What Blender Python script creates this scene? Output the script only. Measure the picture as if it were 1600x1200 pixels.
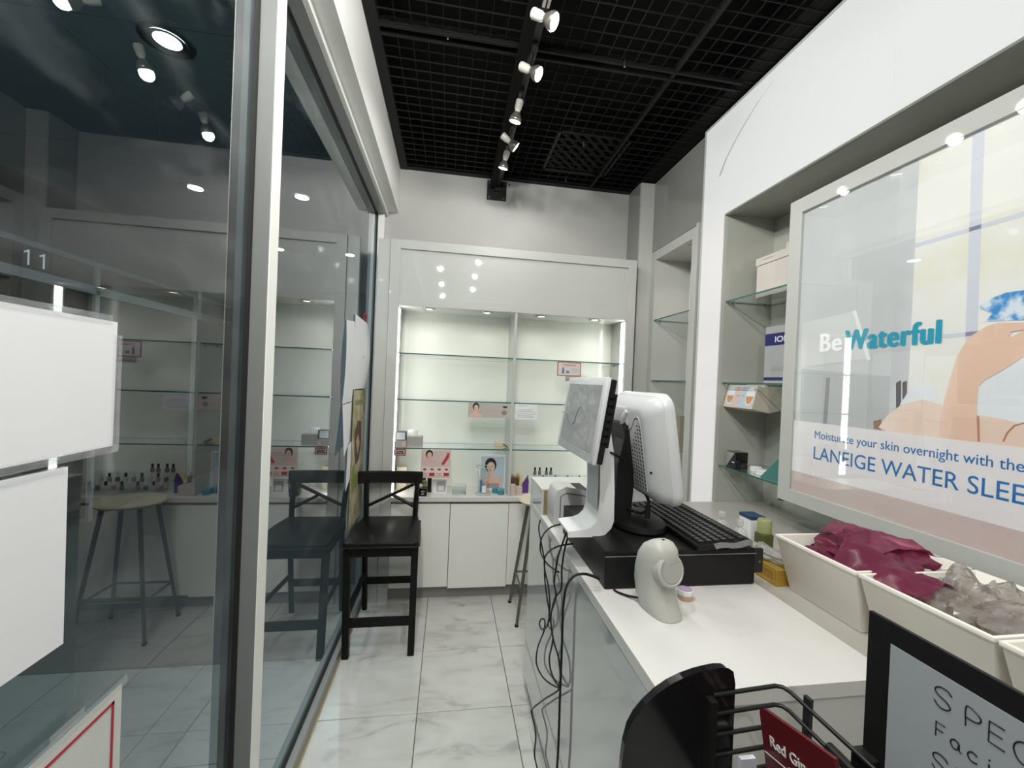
import bpy, bmesh, math, random
from mathutils import Vector, Matrix, noise
random.seed(4)
PI = math.pi
scene = bpy.context.scene
COL = scene.collection
for o in list(bpy.data.objects): bpy.data.objects.remove(o)

# ------------------------------------------------------------------ camera
CAM_H, FPX = 1.55, 646.6
YAW, PITCH, ROLL = .1517, -.00762, .0414
_f = Vector((math.sin(YAW), math.cos(YAW), 0)); _r = Vector((math.cos(YAW), -math.sin(YAW), 0)); _u = Vector((0, 0, 1))
_f2 = math.cos(PITCH)*_f + math.sin(PITCH)*_u; _u2 = math.cos(PITCH)*_u - math.sin(PITCH)*_f
_r3 = math.cos(ROLL)*_r + math.sin(ROLL)*_u2; _u3 = math.cos(ROLL)*_u2 - math.sin(ROLL)*_r
cd = bpy.data.cameras.new('camera'); cam = bpy.data.objects.new('camera', cd); COL.objects.link(cam)
cd.sensor_width = 36; cd.lens = FPX/1600*36; cd.clip_start = .02; cd.clip_end = 60
M = Matrix.Identity(4)
for i in range(3):
    M[i][0] = _r3[i]; M[i][1] = _u3[i]; M[i][2] = -_f2[i]
M[2][3] = CAM_H
cam.matrix_world = M
scene.camera = cam

# ------------------------------------------------------------------ world, exposure
w = bpy.data.worlds.new('world'); scene.world = w; w.use_nodes = True
w.node_tree.nodes['Background'].inputs[0].default_value = (.30, .36, .42, 1)
w.node_tree.nodes['Background'].inputs[1].default_value = .05
vs = scene.view_settings
vs.view_transform = 'Standard'; vs.look = 'None'; vs.gamma = 1; vs.exposure = 0.0; vs.use_curve_mapping = False
SPOT_W = 11.5; REAR_W = 22; SIDE_FILL_W = 40; DOWN_W = 1.0; STRIP_E = 10.5; FASCIA_E = .47; CORR_W = 55

def at(px, py, ax, v):
    """point of the plane (axis ax = v) seen at a pixel of the 1600x1200 photograph"""
    d = (px-800)*_r3 - (py-600)*_u3 + FPX*_f2
    C = Vector((0, 0, CAM_H)); t = (v-C[ax])/d[ax]
    return C + t*d

# ------------------------------------------------------------------ materials
MATS = {}
def nd(nt, t, **kw):
    n = nt.nodes.new(t)
    for k, v in kw.items(): setattr(n, k, v)
    return n
def mat(name, col, rough=.5, metal=0, coat=0, emit=0, ecol=None, var=.06, vscale=6, spec=.5, bump=0, bscale=80, alpha=1, trans=0):
    if name in MATS: return MATS[name]
    m = bpy.data.materials.new(name); m.use_nodes = True; nt = m.node_tree
    p = nt.nodes['Principled BSDF']
    tc = nd(nt, 'ShaderNodeTexCoord'); nz = nd(nt, 'ShaderNodeTexNoise'); nz.inputs['Scale'].default_value = vscale; nz.inputs['Detail'].default_value = 3
    nt.links.new(tc.outputs['Object'], nz.inputs['Vector'])
    mx = nd(nt, 'ShaderNodeMix', data_type='RGBA')
    a = tuple(max(0, c*(1-var)) for c in col)+(1,); b = tuple(min(1, c*(1+var)) for c in col)+(1,)
    mx.inputs[6].default_value = a; mx.inputs[7].default_value = b
    nt.links.new(nz.outputs['Fac'], mx.inputs[0]); nt.links.new(mx.outputs[2], p.inputs['Base Color'])
    p.inputs['Roughness'].default_value = rough; p.inputs['Metallic'].default_value = metal
    p.inputs['Coat Weight'].default_value = coat; p.inputs['Coat Roughness'].default_value = .03
    p.inputs['Specular IOR Level'].default_value = spec
    if emit:
        p.inputs['Emission Color'].default_value = tuple(ecol or col)+(1,); p.inputs['Emission Strength'].default_value = emit
    if bump:
        bn = nd(nt, 'ShaderNodeTexNoise'); bn.inputs['Scale'].default_value = bscale
        nt.links.new(tc.outputs['Object'], bn.inputs['Vector'])
        bp = nd(nt, 'ShaderNodeBump'); bp.inputs['Strength'].default_value = bump; bp.inputs['Distance'].default_value = .002
        nt.links.new(bn.outputs['Fac'], bp.inputs['Height']); nt.links.new(bp.outputs['Normal'], p.inputs['Normal'])
    if alpha < 1: p.inputs['Alpha'].default_value = alpha
    if trans: p.inputs['Transmission Weight'].default_value = trans
    MATS[name] = m; return m

def glass_mat(name, tint=(.86, .92, .92), ior=1.5, smear=0.0, gl=(.95, .98, 1)):
    """thin clear sheet: straight-through transmission plus mirror reflection by Fresnel"""
    m = bpy.data.materials.new(name); m.use_nodes = True; nt = m.node_tree; nt.nodes.clear()
    out = nd(nt, 'ShaderNodeOutputMaterial'); tr = nd(nt, 'ShaderNodeBsdfTransparent'); g = nd(nt, 'ShaderNodeBsdfGlossy')
    tr.inputs['Color'].default_value = tint+(1,); g.inputs['Color'].default_value = gl+(1,); g.inputs['Roughness'].default_value = 0.0
    fr = nd(nt, 'ShaderNodeFresnel'); fr.inputs['IOR'].default_value = ior
    geo = nd(nt, 'ShaderNodeNewGeometry')
    inv = nd(nt, 'ShaderNodeMath', operation='SUBTRACT'); inv.inputs[0].default_value = 1; nt.links.new(geo.outputs['Backfacing'], inv.inputs[1])
    om = nd(nt, 'ShaderNodeMath', operation='SUBTRACT'); om.inputs[0].default_value = 1; nt.links.new(fr.outputs[0], om.inputs[1])
    sq = nd(nt, 'ShaderNodeMath', operation='MULTIPLY'); nt.links.new(om.outputs[0], sq.inputs[0]); nt.links.new(om.outputs[0], sq.inputs[1])
    two = nd(nt, 'ShaderNodeMath', operation='SUBTRACT'); two.inputs[0].default_value = 1; nt.links.new(sq.outputs[0], two.inputs[1])
    mu = nd(nt, 'ShaderNodeMath', operation='MULTIPLY'); nt.links.new(two.outputs[0], mu.inputs[0]); nt.links.new(inv.outputs[0], mu.inputs[1])
    mix = nd(nt, 'ShaderNodeMixShader'); nt.links.new(mu.outputs[0], mix.inputs[0]); nt.links.new(tr.outputs[0], mix.inputs[1]); nt.links.new(g.outputs[0], mix.inputs[2])
    last = mix
    if smear:
        df = nd(nt, 'ShaderNodeBsdfDiffuse'); df.inputs['Color'].default_value = (.75, .8, .82, 1)
        tc = nd(nt, 'ShaderNodeTexCoord'); mp = nd(nt, 'ShaderNodeMapping'); mp.inputs['Scale'].default_value = (1, 1.5, 4); mp.inputs['Rotation'].default_value = (.6, 0, 0)
        nz = nd(nt, 'ShaderNodeTexNoise'); nz.inputs['Scale'].default_value = 2.2; nz.inputs['Detail'].default_value = 6
        rp = nd(nt, 'ShaderNodeValToRGB'); rp.color_ramp.elements[0].position = .5; rp.color_ramp.elements[1].position = .85
        rp.color_ramp.elements[1].color = (smear, smear, smear, 1)
        nt.links.new(tc.outputs['Object'], mp.inputs[0]); nt.links.new(mp.outputs[0], nz.inputs['Vector']); nt.links.new(nz.outputs['Fac'], rp.inputs[0])
        m2 = nd(nt, 'ShaderNodeMixShader'); nt.links.new(rp.outputs[0], m2.inputs[0]); nt.links.new(mix.outputs[0], m2.inputs[1]); nt.links.new(df.outputs[0], m2.inputs[2]); last = m2
    nt.links.new(last.outputs[0], out.inputs[0]); MATS[name] = m; return m

def film_mat(name, col, fac, rough=.2, dif=(.8, .8, .8)):
    """thin plastic film: partly clear, partly coloured, glossy"""
    m = bpy.data.materials.new(name); m.use_nodes = True; nt = m.node_tree; nt.nodes.clear()
    out = nd(nt, 'ShaderNodeOutputMaterial'); tr = nd(nt, 'ShaderNodeBsdfTransparent'); tr.inputs[0].default_value = col+(1,)
    p = nd(nt, 'ShaderNodeBsdfPrincipled'); p.inputs['Base Color'].default_value = dif+(1,); p.inputs['Roughness'].default_value = rough
    nz = nd(nt, 'ShaderNodeTexNoise'); nz.inputs['Scale'].default_value = 9
    mr = nd(nt, 'ShaderNodeMapRange'); mr.inputs['To Min'].default_value = max(0, fac-.15); mr.inputs['To Max'].default_value = min(1, fac+.15)
    nt.links.new(nz.outputs['Fac'], mr.inputs[0])
    mx = nd(nt, 'ShaderNodeMixShader'); nt.links.new(mr.outputs[0], mx.inputs[0]); nt.links.new(tr.outputs[0], mx.inputs[1]); nt.links.new(p.outputs[0], mx.inputs[2])
    nt.links.new(mx.outputs[0], out.inputs[0]); MATS[name] = m; return m

def marble_mat(name, base, vein, rough):
    m = bpy.data.materials.new(name); m.use_nodes = True; nt = m.node_tree; p = nt.nodes['Principled BSDF']
    tc = nd(nt, 'ShaderNodeTexCoord'); oi = nd(nt, 'ShaderNodeObjectInfo')
    ad = nd(nt, 'ShaderNodeVectorMath', operation='ADD'); sc = nd(nt, 'ShaderNodeVectorMath', operation='SCALE'); sc.inputs['Scale'].default_value = 9
    cx = nd(nt, 'ShaderNodeCombineXYZ'); nt.links.new(oi.outputs['Random'], cx.inputs[0]); nt.links.new(oi.outputs['Random'], cx.inputs[1])
    nt.links.new(cx.outputs[0], sc.inputs[0]); nt.links.new(tc.outputs['Object'], ad.inputs[0]); nt.links.new(sc.outputs[0], ad.inputs[1])
    mp = nd(nt, 'ShaderNodeMapping'); mp.inputs['Rotation'].default_value = (0, 0, .6); mp.inputs['Scale'].default_value = (2.2, 5.5, 1)
    nt.links.new(ad.outputs[0], mp.inputs[0])
    nz = nd(nt, 'ShaderNodeTexNoise'); nz.inputs['Scale'].default_value = 1.6; nz.inputs['Detail'].default_value = 8; nz.inputs['Distortion'].default_value = 1.2
    nt.links.new(mp.outputs[0], nz.inputs['Vector'])
    rp = nd(nt, 'ShaderNodeValToRGB'); e = rp.color_ramp.elements
    e[0].position = .30; e[0].color = vein+(1,); e[1].position = .62; e[1].color = base+(1,)
    k = rp.color_ramp.elements.new(.44); k.color = tuple(.25*v+.75*b for v, b in zip(vein, base))+(1,)
    nt.links.new(nz.outputs['Fac'], rp.inputs[0]); nt.links.new(rp.outputs[0], p.inputs['Base Color'])
    p.inputs['Roughness'].default_value = rough; MATS[name] = m; return m

def print_mat(name, c0, c1=None, scale=8, lo=.4, hi=.65, glow=.55, rough=.35, coat=0):
    """printed film on a light box: two inks blotched by noise, lit from behind"""
    m = bpy.data.materials.new(name); m.use_nodes = True; nt = m.node_tree; p = nt.nodes['Principled BSDF']
    c1 = c1 or c0
    tc = nd(nt, 'ShaderNodeTexCoord'); nz = nd(nt, 'ShaderNodeTexNoise'); nz.inputs['Scale'].default_value = scale; nz.inputs['Detail'].default_value = 3
    nt.links.new(tc.outputs['Object'], nz.inputs['Vector'])
    rp = nd(nt, 'ShaderNodeValToRGB'); e = rp.color_ramp.elements
    e[0].position = lo; e[0].color = c0+(1,); e[1].position = hi; e[1].color = c1+(1,)
    nt.links.new(nz.outputs['Fac'], rp.inputs[0]); nt.links.new(rp.outputs[0], p.inputs['Base Color'])
    p.inputs['Roughness'].default_value = rough
    if glow: nt.links.new(rp.outputs[0], p.inputs['Emission Color']); p.inputs['Emission Strength'].default_value = glow
    MATS[name] = m; return m

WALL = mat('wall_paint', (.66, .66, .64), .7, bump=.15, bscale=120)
WALLG = mat('grey_gloss_panel', (.25, .255, .24), .12, coat=.5)
LAM = mat('white_gloss_laminate', (.50, .51, .485), .5, coat=.32, var=.02, spec=.25)
LAMI = mat('cabinet_interior_white', (.74, .77, .71), .16, coat=.3, var=.02)
DOOR = mat('door_laminate', (.85, .845, .79), .22, coat=.2, var=.03)
GREYTOE = mat('toe_kick_grey', (.26, .26, .25), .4)
STONE = mat('white_quartz', (.665, .65, .62), .28, var=.03, vscale=90)
ALU = mat('painted_aluminium', (.27, .275, .265), .35, var=.02)
ALUW = mat('painted_aluminium_light', (.86, .86, .82), .45, var=.02)
GASK = mat('black_gasket', (.008, .008, .008), .6)
CAULK = mat('yellowed_caulk', (.34, .29, .17), .7)
BLACKC = mat('black_ceiling_paint', (.0035, .0035, .0035), .85, spec=.2)
WIRE = mat('black_grid_wire', (.0065, .0065, .0065), .55, spec=.25)
BLK = mat('black_plastic', (.010, .010, .010), .42, spec=.22, bump=.1, bscale=400)
BLKG = mat('black_gloss', (.008, .008, .009), .12)
BLKM = mat('black_metal', (.010, .010, .010), .4)
BLKW = mat('black_brown_wood', (.008, .0075, .007), .38, spec=.16, vscale=20, var=.2)
SILV = mat('silver_plastic', (.54, .55, .555), .36, var=.02)
SILVL = mat('silver_plastic_rim', (.62, .63, .63), .32, var=.02)
WHP = mat('white_plastic', (.82, .83, .82), .35, var=.02)
WHB = mat('bin_plastic', (.88, .85, .775), .38, var=.02)
GREYP = mat('grey_plastic', (.40, .40, .39), .45)
SCAN = mat('scanner_grey', (.46, .46, .42), .4, var=.02)
SCANL = mat('scanner_lens_grey', (.40, .40, .37), .25)
CHROME = mat('brushed_nickel', (.55, .54, .50), .28, 1)
PAPER = mat('paper_white', (.78, .78, .80), .7, var=.03, vscale=4)
PAPERG = mat('paper_grey', (.34, .37, .385), .7, var=.05)
CREAM = mat('cream_seat', (.62, .56, .42), .5)
STEEL = mat('stool_steel', (.16, .155, .14), .35, .6)
FASC = mat('backlit_acrylic', (.35, .35, .35), .12, emit=FASCIA_E, ecol=(.95, 1.0, .99), var=0)
LEGE = mat('backlit_acrylic_leg', (.35, .35, .35), .12, emit=FASCIA_E*1.02, ecol=(1.0, .965, .95), var=0)
STRIP = mat('led_strip', (.9, .9, .9), .4, emit=STRIP_E, ecol=(1, 1, .95), var=0)
LENS = mat('lamp_lens', (1, 1, 1), .3, emit=7, ecol=(1, .95, .82), var=0)
LENSC = mat('lamp_lens_cool', (1, 1, 1), .3, emit=30, ecol=(.75, .92, 1), var=0)
GLASS = glass_mat('window_glass', (.78, .86, .87), 1.52, smear=.06)
SHELF = glass_mat('shelf_glass', (.96, .985, .975), 1.5)
ACRY = glass_mat('clear_acrylic', (.93, .95, .95), 1.45)
POSTG = glass_mat('poster_glass', (.97, .98, .98), 1.5)
EDGE = mat('green_glass_edge', (.03, .12, .105), .15, coat=.5)
EDGEP = mat('pale_glass_edge', (.42, .52, .50), .15, coat=.5)
TILE = marble_mat('marble_tile', (.65, .65, .61), (.42, .42, .40), .22)
CTILE = marble_mat('corridor_tile', (.24, .245, .23), (.18, .185, .175), .35)
GROUT = mat('grout', (.10, .10, .095), .9)
GOLD = mat('gold_card', (.52, .33, .06), .3, .5)
WOODE = mat('plywood_edge', (.25, .19, .09), .6)

# ------------------------------------------------------------------ geometry helpers
class G:
    def __init__(s): s.bm = bmesh.new()
    def box(s, x0, x1, y0, y1, z0, z1):
        v = [s.bm.verts.new(p) for p in ((x0,y0,z0),(x1,y0,z0),(x1,y1,z0),(x0,y1,z0),(x0,y0,z1),(x1,y0,z1),(x1,y1,z1),(x0,y1,z1))]
        for f in ((0,3,2,1),(4,5,6,7),(0,1,5,4),(1,2,6,5),(2,3,7,6),(3,0,4,7)): s.bm.faces.new([v[i] for i in f])
        return s
    def poly(s, pts): s.bm.faces.new([s.bm.verts.new(p) for p in pts]); return s
    def prism(s, pts, ax, a, b):
        """pts: 2-D outline in the two other axes (in x,y,z order), extruded along ax from a to b"""
        def P(p, t):
            q = list(p); q.insert(ax, t); return q
        A = [s.bm.verts.new(P(p, a)) for p in pts]; B = [s.bm.verts.new(P(p, b)) for p in pts]; n = len(pts)
        s.bm.faces.new(A); s.bm.faces.new(B)
        for i in range(n): s.bm.faces.new((A[i], A[(i+1) % n], B[(i+1) % n], B[i]))
        return s
    def lathe(s, prof, c=(0, 0, 0), n=20, sx=1, sy=1):
        rings = []
        for r, z in prof:
            if r < 1e-6: rings.append([s.bm.verts.new((c[0], c[1], c[2]+z))])
            else: rings.append([s.bm.verts.new((c[0]+sx*r*math.cos(2*PI*i/n), c[1]+sy*r*math.sin(2*PI*i/n), c[2]+z)) for i in range(n)])
        for a, b in zip(rings, rings[1:]):
            for i in range(n):
                j = (i+1) % n
                if len(a) == 1 and len(b) == 1: continue
                if len(a) == 1: s.bm.faces.new((a[0], b[i], b[j]))
                elif len(b) == 1: s.bm.faces.new((a[i], a[j], b[0]))
                else: s.bm.faces.new((a[i], a[j], b[j], b[i]))
        return s
    def tube(s, pts, r, n=8, smooth=0, caps=True):
        P = [Vector(p) for p in pts]
        if smooth:
            Q = []
            for i in range(len(P)-1):
                p0 = P[max(i-1, 0)]; p1 = P[i]; p2 = P[i+1]; p3 = P[min(i+2, len(P)-1)]
                for k in range(smooth):
                    t = k/smooth
                    Q.append(.5*((2*p1)+(p2-p0)*t+(2*p0-5*p1+4*p2-p3)*t*t+(3*p1-p0-3*p2+p3)*t**3))
            Q.append(P[-1]); P = Q
        R = r if isinstance(r, (list, tuple)) else [r]*len(P)
        rings = []; up = None
        for i, p in enumerate(P):
            d = (P[min(i+1, len(P)-1)]-P[max(i-1, 0)]).normalized()
            if up is None:
                up = Vector((0, 0, 1)) if abs(d.z) < .9 else Vector((1, 0, 0))
            a = d.cross(up).normalized(); up = a.cross(d).normalized()
            rings.append([s.bm.verts.new(p+R[i]*(math.cos(2*PI*k/n)*a+math.sin(2*PI*k/n)*up)) for k in range(n)])
        for A, B in zip(rings, rings[1:]):
            for k in range(n): s.bm.faces.new((A[k], A[(k+1) % n], B[(k+1) % n], B[k]))
        if caps: s.bm.faces.new(rings[0]); s.bm.faces.new(rings[-1])
        return s
    def bar(s, p0, p1, wx, wy):
        """square bar between two points, section wx by wy (kept level in x and y)"""
        a, b = Vector(p0), Vector(p1); v = []
        for p in (a, b):
            for dx, dy in ((-1,-1),(1,-1),(1,1),(-1,1)): v.append(s.bm.verts.new((p.x+dx*wx/2, p.y+dy*wy/2, p.z)))
        for f in ((0,3,2,1),(4,5,6,7),(0,1,5,4),(1,2,6,5),(2,3,7,6),(3,0,4,7)): s.bm.faces.new([v[i] for i in f])
        return s
    def grid(s, f, nu, nv):
        V = [[s.bm.verts.new(f(i/nu, j/nv)) for j in range(nv+1)] for i in range(nu+1)]
        for i in range(nu):
            for j in range(nv): s.bm.faces.new((V[i][j], V[i+1][j], V[i+1][j+1], V[i][j+1]))
        return s
    def xf(s, M): s.bm.transform(M); return s

OFF = {}
def _mesh(g, name, o, bevel, seg, smooth):
    bm = g.bm
    if bevel:
        bm.normal_update()
        ed = [e for e in bm.edges if len(e.link_faces) == 2 and e.calc_face_angle(0) > .5]
        bmesh.ops.bevel(bm, geom=ed, offset=bevel, segments=seg, affect='EDGES', profile=.5, clamp_overlap=True)
    bmesh.ops.recalc_face_normals(bm, faces=bm.faces)
    bmesh.ops.translate(bm, verts=bm.verts, vec=-Vector(o))
    me = bpy.data.meshes.new(name); bm.to_mesh(me); bm.free()
    if smooth:
        for p in me.polygons: p.use_smooth = True
        try: me.set_sharp_from_angle(angle=math.radians(smooth if smooth > 1 else 40))
        except Exception: pass
    return me
def part(name, g, m, parent, bevel=0, seg=2, smooth=0, label=None, kind=None):
    o = OFF.get(parent.name, (0, 0, 0))
    ob = bpy.data.objects.new(name, _mesh(g, name, o, bevel, seg, smooth))
    for q in (m if isinstance(m, (list, tuple)) else [m]): ob.data.materials.append(q)
    COL.objects.link(ob); ob.parent = parent; OFF[ob.name] = o
    if label: ob['label'] = label
    if kind: ob['kind'] = kind
    return ob
def tag(o, label, cat, group=None):
    o['label'] = label; o['category'] = cat
    if group: o['group'] = group
    return o
def thing(name, loc, label, cat, group=None):
    o = bpy.data.objects.new(name, None); COL.objects.link(o); o.location = loc; o.empty_display_size = .05
    OFF[o.name] = tuple(loc); return tag(o, label, cat, group)
def solo(name, g, m, label, cat, group=None, bevel=0, seg=2, smooth=0):
    vs_ = [v.co for v in g.bm.verts]
    o = (sum(v.x for v in vs_)/len(vs_), sum(v.y for v in vs_)/len(vs_), min(v.z for v in vs_))
    ob = bpy.data.objects.new(name, _mesh(g, name, o, bevel, seg, smooth)); ob.location = o
    for q in (m if isinstance(m, (list, tuple)) else [m]): ob.data.materials.append(q)
    COL.objects.link(ob); OFF[ob.name] = o
    return tag(ob, label, cat, group)
def struct(name, g, m, parent=None, bevel=0, smooth=0):
    if parent: return part(name, g, m, parent, bevel, smooth=smooth)
    ob = bpy.data.objects.new(name, _mesh(g, name, (0, 0, 0), bevel, 2, smooth))
    for q in (m if isinstance(m, (list, tuple)) else [m]): ob.data.materials.append(q)
    COL.objects.link(ob); ob['kind'] = 'structure'; OFF[ob.name] = (0, 0, 0); return ob
def dup(root, loc, rotz=None, label=None):
    r = root.copy(); COL.objects.link(r); r.location = loc
    if rotz is not None: r.rotation_euler = (0, 0, rotz)
    if label: r['label'] = label
    for ch in list(root.children):
        c = ch.copy(); COL.objects.link(c); c.parent = r
        for g_ in ch.children:
            d = g_.copy(); COL.objects.link(d); d.parent = c
    return r
def text(name, s, size, origin, xdir, ydir, m, parent, bold=0, ext=.0004, sx=1.0, shear=0, spacing=1, fat=0):
    """flat lettering; size = cap height; returns a mesh part"""
    cu = bpy.data.curves.new(name, 'FONT'); cu.body = s; cu.size = size/.69; cu.extrude = ext; cu.offset = bold; cu.shear = shear; cu.space_character = spacing
    cu.resolution_u = 4
    t = bpy.data.objects.new(name, cu); COL.objects.link(t)
    dg = bpy.context.evaluated_depsgraph_get(); me = bpy.data.meshes.new_from_object(t.evaluated_get(dg))
    bpy.data.objects.remove(t); bpy.data.curves.remove(cu)
    X = Vector(xdir).normalized(); Y = Vector(ydir).normalized(); Z = X.cross(Y)
    o = Vector(OFF.get(parent.name, (0, 0, 0)))
    wmax = max(v.co.x for v in me.vertices); wmin = min(v.co.x for v in me.vertices)
    k = sx if sx > 0 else (-sx)/(wmax-wmin)          # negative sx: wanted overall width
    for v in me.vertices:
        p = v.co.copy(); v.co = Vector(origin)-o+X*((p.x-wmin)*k)+Y*p.y+Z*p.z
    if fat:                                           # heavier strokes: the outline repeated a little to each side
        bm = bmesh.new(); q = bmesh.new(); q.from_mesh(me); vl = [v.co.copy() for v in q.verts]; fl_ = [[v.index for v in f.verts] for f in q.faces]; q.free()
        for k_, (sx_, sz_) in enumerate(((-1, 0), (-.5, .3), (0, -.3), (0, .3), (.5, -.3), (1, 0))):
            nv = [bm.verts.new(c+X*fat*sx_+Y*fat*sz_+Z*.00012*k_) for c in vl]
            for f in fl_: bm.faces.new([nv[i] for i in f])
        bm.to_mesh(me); bm.free()
    me.name = name; me.materials.clear(); me.materials.append(m)
    ob = bpy.data.objects.new(name, me); COL.objects.link(ob); ob.parent = parent; OFF[ob.name] = tuple(o)
    return ob
def spot(name, loc, d, watts, ang, col=(1, .93, .82), r=.03, blend=.6):
    l = bpy.data.lights.new(name, 'SPOT'); l.energy = watts; l.spot_size = math.radians(ang); l.spot_blend = blend; l.color = col; l.shadow_soft_size = r
    o = bpy.data.objects.new(name, l); COL.objects.link(o); o.location = loc
    o.rotation_euler = Vector(d).to_track_quat('-Z', 'Y').to_euler(); return o

# room numbers (metres): glass plane, bulkhead, back wall, right panels
XG, XB, YB, ZC = -.568, -.42, 3.20, 3.10
XR, XN, XNB = 1.50, 1.468, 1.772
YN = 2.085                                            # far side of the niche
YF = -1.6                                             # wall behind the camera

# ================================================================== STRUCTURE
# floor with tiles
fl = struct('floor', G().box(-.56, 1.80, YF, 3.25, -.06, -.004), GROUT)
TS = .4415; TX0, TY0 = -.084, 1.932
tm = _mesh(G().box(-TS/2+.0018, TS/2-.0018, -TS/2+.0018, TS/2-.0018, -.006, 0), 'tile', (0, 0, 0), .0008, 1, 0); tm.materials.append(TILE)
for i in range(-2, 5):
    for j in range(-8, 3):
        x0, x1 = TX0+i*TS, TX0+(i+1)*TS; y0, y1 = TY0+j*TS, TY0+(j+1)*TS
        cx0, cx1, cy0, cy1 = max(x0, -.56), min(x1, 1.80), max(y0, YF), min(y1, 3.2)
        if cx1-cx0 < .02 or cy1-cy0 < .02: continue
        if (cx0, cx1, cy0, cy1) == (x0, x1, y0, y1): me = tm; c = ((x0+x1)/2, (y0+y1)/2, 0)
        else:
            hx, hy = (cx1-cx0)/2-.0018, (cy1-cy0)/2-.0018
            me = _mesh(G().box(-hx, hx, -hy, hy, -.006, 0), 'tile', (0, 0, 0), .0008, 1, 0); me.materials.append(TILE); c = ((cx0+cx1)/2, (cy0+cy1)/2, 0)
        t = bpy.data.objects.new('tile', me); COL.objects.link(t); t.location = c; t.parent = fl

# back wall, right wall, front wall behind the camera
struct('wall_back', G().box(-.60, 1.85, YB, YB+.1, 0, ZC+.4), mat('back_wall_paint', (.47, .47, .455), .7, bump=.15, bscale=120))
wr = struct('wall_right', G().box(1.80, 1.90, YF, YB, 0, ZC+.4), WALL)
part('grey_panel', G().box(XR, XR+.02, 2.305, 2.985, 2.575, ZC), WALLG, wr)
part('grey_panel', G().box(1.385, 1.80, 3.0, 3.195, 2.485, ZC), WALLG, wr)
part('corner_column', G().box(1.392, 1.52, 2.985, 3.0, 0, ZC), LAM, wr)
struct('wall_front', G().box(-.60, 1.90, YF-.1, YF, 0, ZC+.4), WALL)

# ceiling: black void, perimeter angle, wire grid panels, bars
ce = struct('ceiling', G().box(-.60, 1.90, YF-.1, YB+.1, ZC+.30, ZC+.40), BLACKC)
def cpart(n, g, m, **k): return part(n, g, m, ce, **k)
cpart('void_side', G().box(XB-.02, XB-.002, YF, YB, ZC+.002, ZC+.3), BLACKC)
cpart('void_side', G().box(XR+.03, XR+.05, YF, YB, ZC+.002, ZC+.3), BLACKC)
cpart('void_side', G().box(XB, XR+.05, YB-.012, YB-.002, ZC+.002, ZC+.3), BLACKC)
cpart('edge_angle', G().box(XB+.002, XB+.055, YF, YB-.002, ZC-.006, ZC+.03), WIRE)
cpart('edge_angle', G().box(XR-.13, XR+.03, YF, YB-.002, ZC+.004, ZC+.02), BLACKC)
cpart('edge_angle', G().box(XB+.055, XR-.13, YB-.05, YB-.003, ZC-.004, ZC+.02), WIRE)
YBARS = [-.50, .715, 1.93]; XBARS = [-.16, 1.04]
for y in YBARS:
    cpart('cross_bar', G().box(XB+.05, XR-.1, y-.03, y-.018, ZC-.012, ZC+.03), WIRE)
    cpart('cross_bar', G().box(XB+.05, XR-.1, y+.018, y+.03, ZC-.012, ZC+.03), WIRE)
for x in (1.04,): cpart('runner_bar', G().box(x-.008, x+.008, YF, YB-.05, ZC-.008, ZC+.02), WIRE)
ys = [YF]+YBARS+[YB-.05]
for a, b in zip(ys, ys[1:]):
    for xa, xb in ((XB+.055, 1.032), (1.048, XR-.02)):
        g = G(); n = max(1, round((xb-xa)/.069)); s = (xb-xa)/n
        for k in range(n+1): g.box(xa+k*s-.0014, xa+k*s+.0014, a+.031, b-.031, ZC+.002, ZC+.008)
        n = max(1, round((b-a-.062)/.067)); s = (b-a-.062)/n
        for k in range(n+1): g.box(xa, xb, a+.031+k*s-.0014, a+.031+k*s+.0014, ZC-.002, ZC+.004)
        cpart('wire_mesh_panel', g, WIRE)
for px, py in ((700, 56), (976, 100), (912, 225), (884, 281), (606, 177)):
    p = at(px, py, 2, ZC-.01)
    if p.y < YB-.06: cpart('hanger_clip', G().tube([(p.x, p.y, p.z-.014), (p.x, p.y, p.z+.03)], .004, 8), CHROME)
# dark air grille lying behind the grid
va = thing('ceiling_vent', (.86, 2.78, ZC+.03), 'black diagonal louvred air grille above the ceiling wire grid', 'vent')
g = G()
for s in (-1, 1):
    g.box(.62+(s+1)*.235, .64+(s+1)*.235, 2.54, 3.03, ZC+.03, ZC+.06); g.box(.62, 1.11, 2.54+(s+1)*.235, 2.56+(s+1)*.235, ZC+.03, ZC+.06)
part('frame', g, BLKM, va)
for k in range(-5, 6):
    c = k*.075; L = .235-abs(c)/2
    q = Matrix.Translation((.865, 2.785, ZC+.045)) @ Matrix.Rotation(PI/4, 4, 'Z')
    part('louvre', G().box(-L*1.35+.02, L*1.35-.02, c/1.42-.012, c/1.42+.012, -.003, .003).xf(q), WIRE, va)

# left wall: bulkhead and glazed shopfront
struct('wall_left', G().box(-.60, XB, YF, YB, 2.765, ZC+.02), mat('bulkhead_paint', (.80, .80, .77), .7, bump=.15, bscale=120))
wn = struct('window_1', G().box(XG-.02, XG-.012, YF, 3.14, 2.72, 2.765), ALU)
def wpart(n, g, m, **k): return part(n, g, m, wn, **k)
wpart('head_rail', G().box(XG-.03, -.505, YF, 3.198, 2.725, 2.765), ALU, bevel=.002)
wpart('head_lip', G().box(-.505, -.492, YF, 3.198, 2.735, 2.766), ALUW)
wpart('head_gasket', G().box(XG+.004, XG+.012, YF, 3.138, 2.717, 2.725), GASK)
wpart('sill', G().box(XG-.03, -.527, YF, 3.14, 0, .052), ALU, bevel=.002)
wpart('sill_gasket', G().box(XG+.004, XG+.014, YF, 3.138, .052, .064), GASK)
wpart('caulk_line', G().box(-.527, -.519, YF, 2.86, 0, .004), CAULK)
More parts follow.
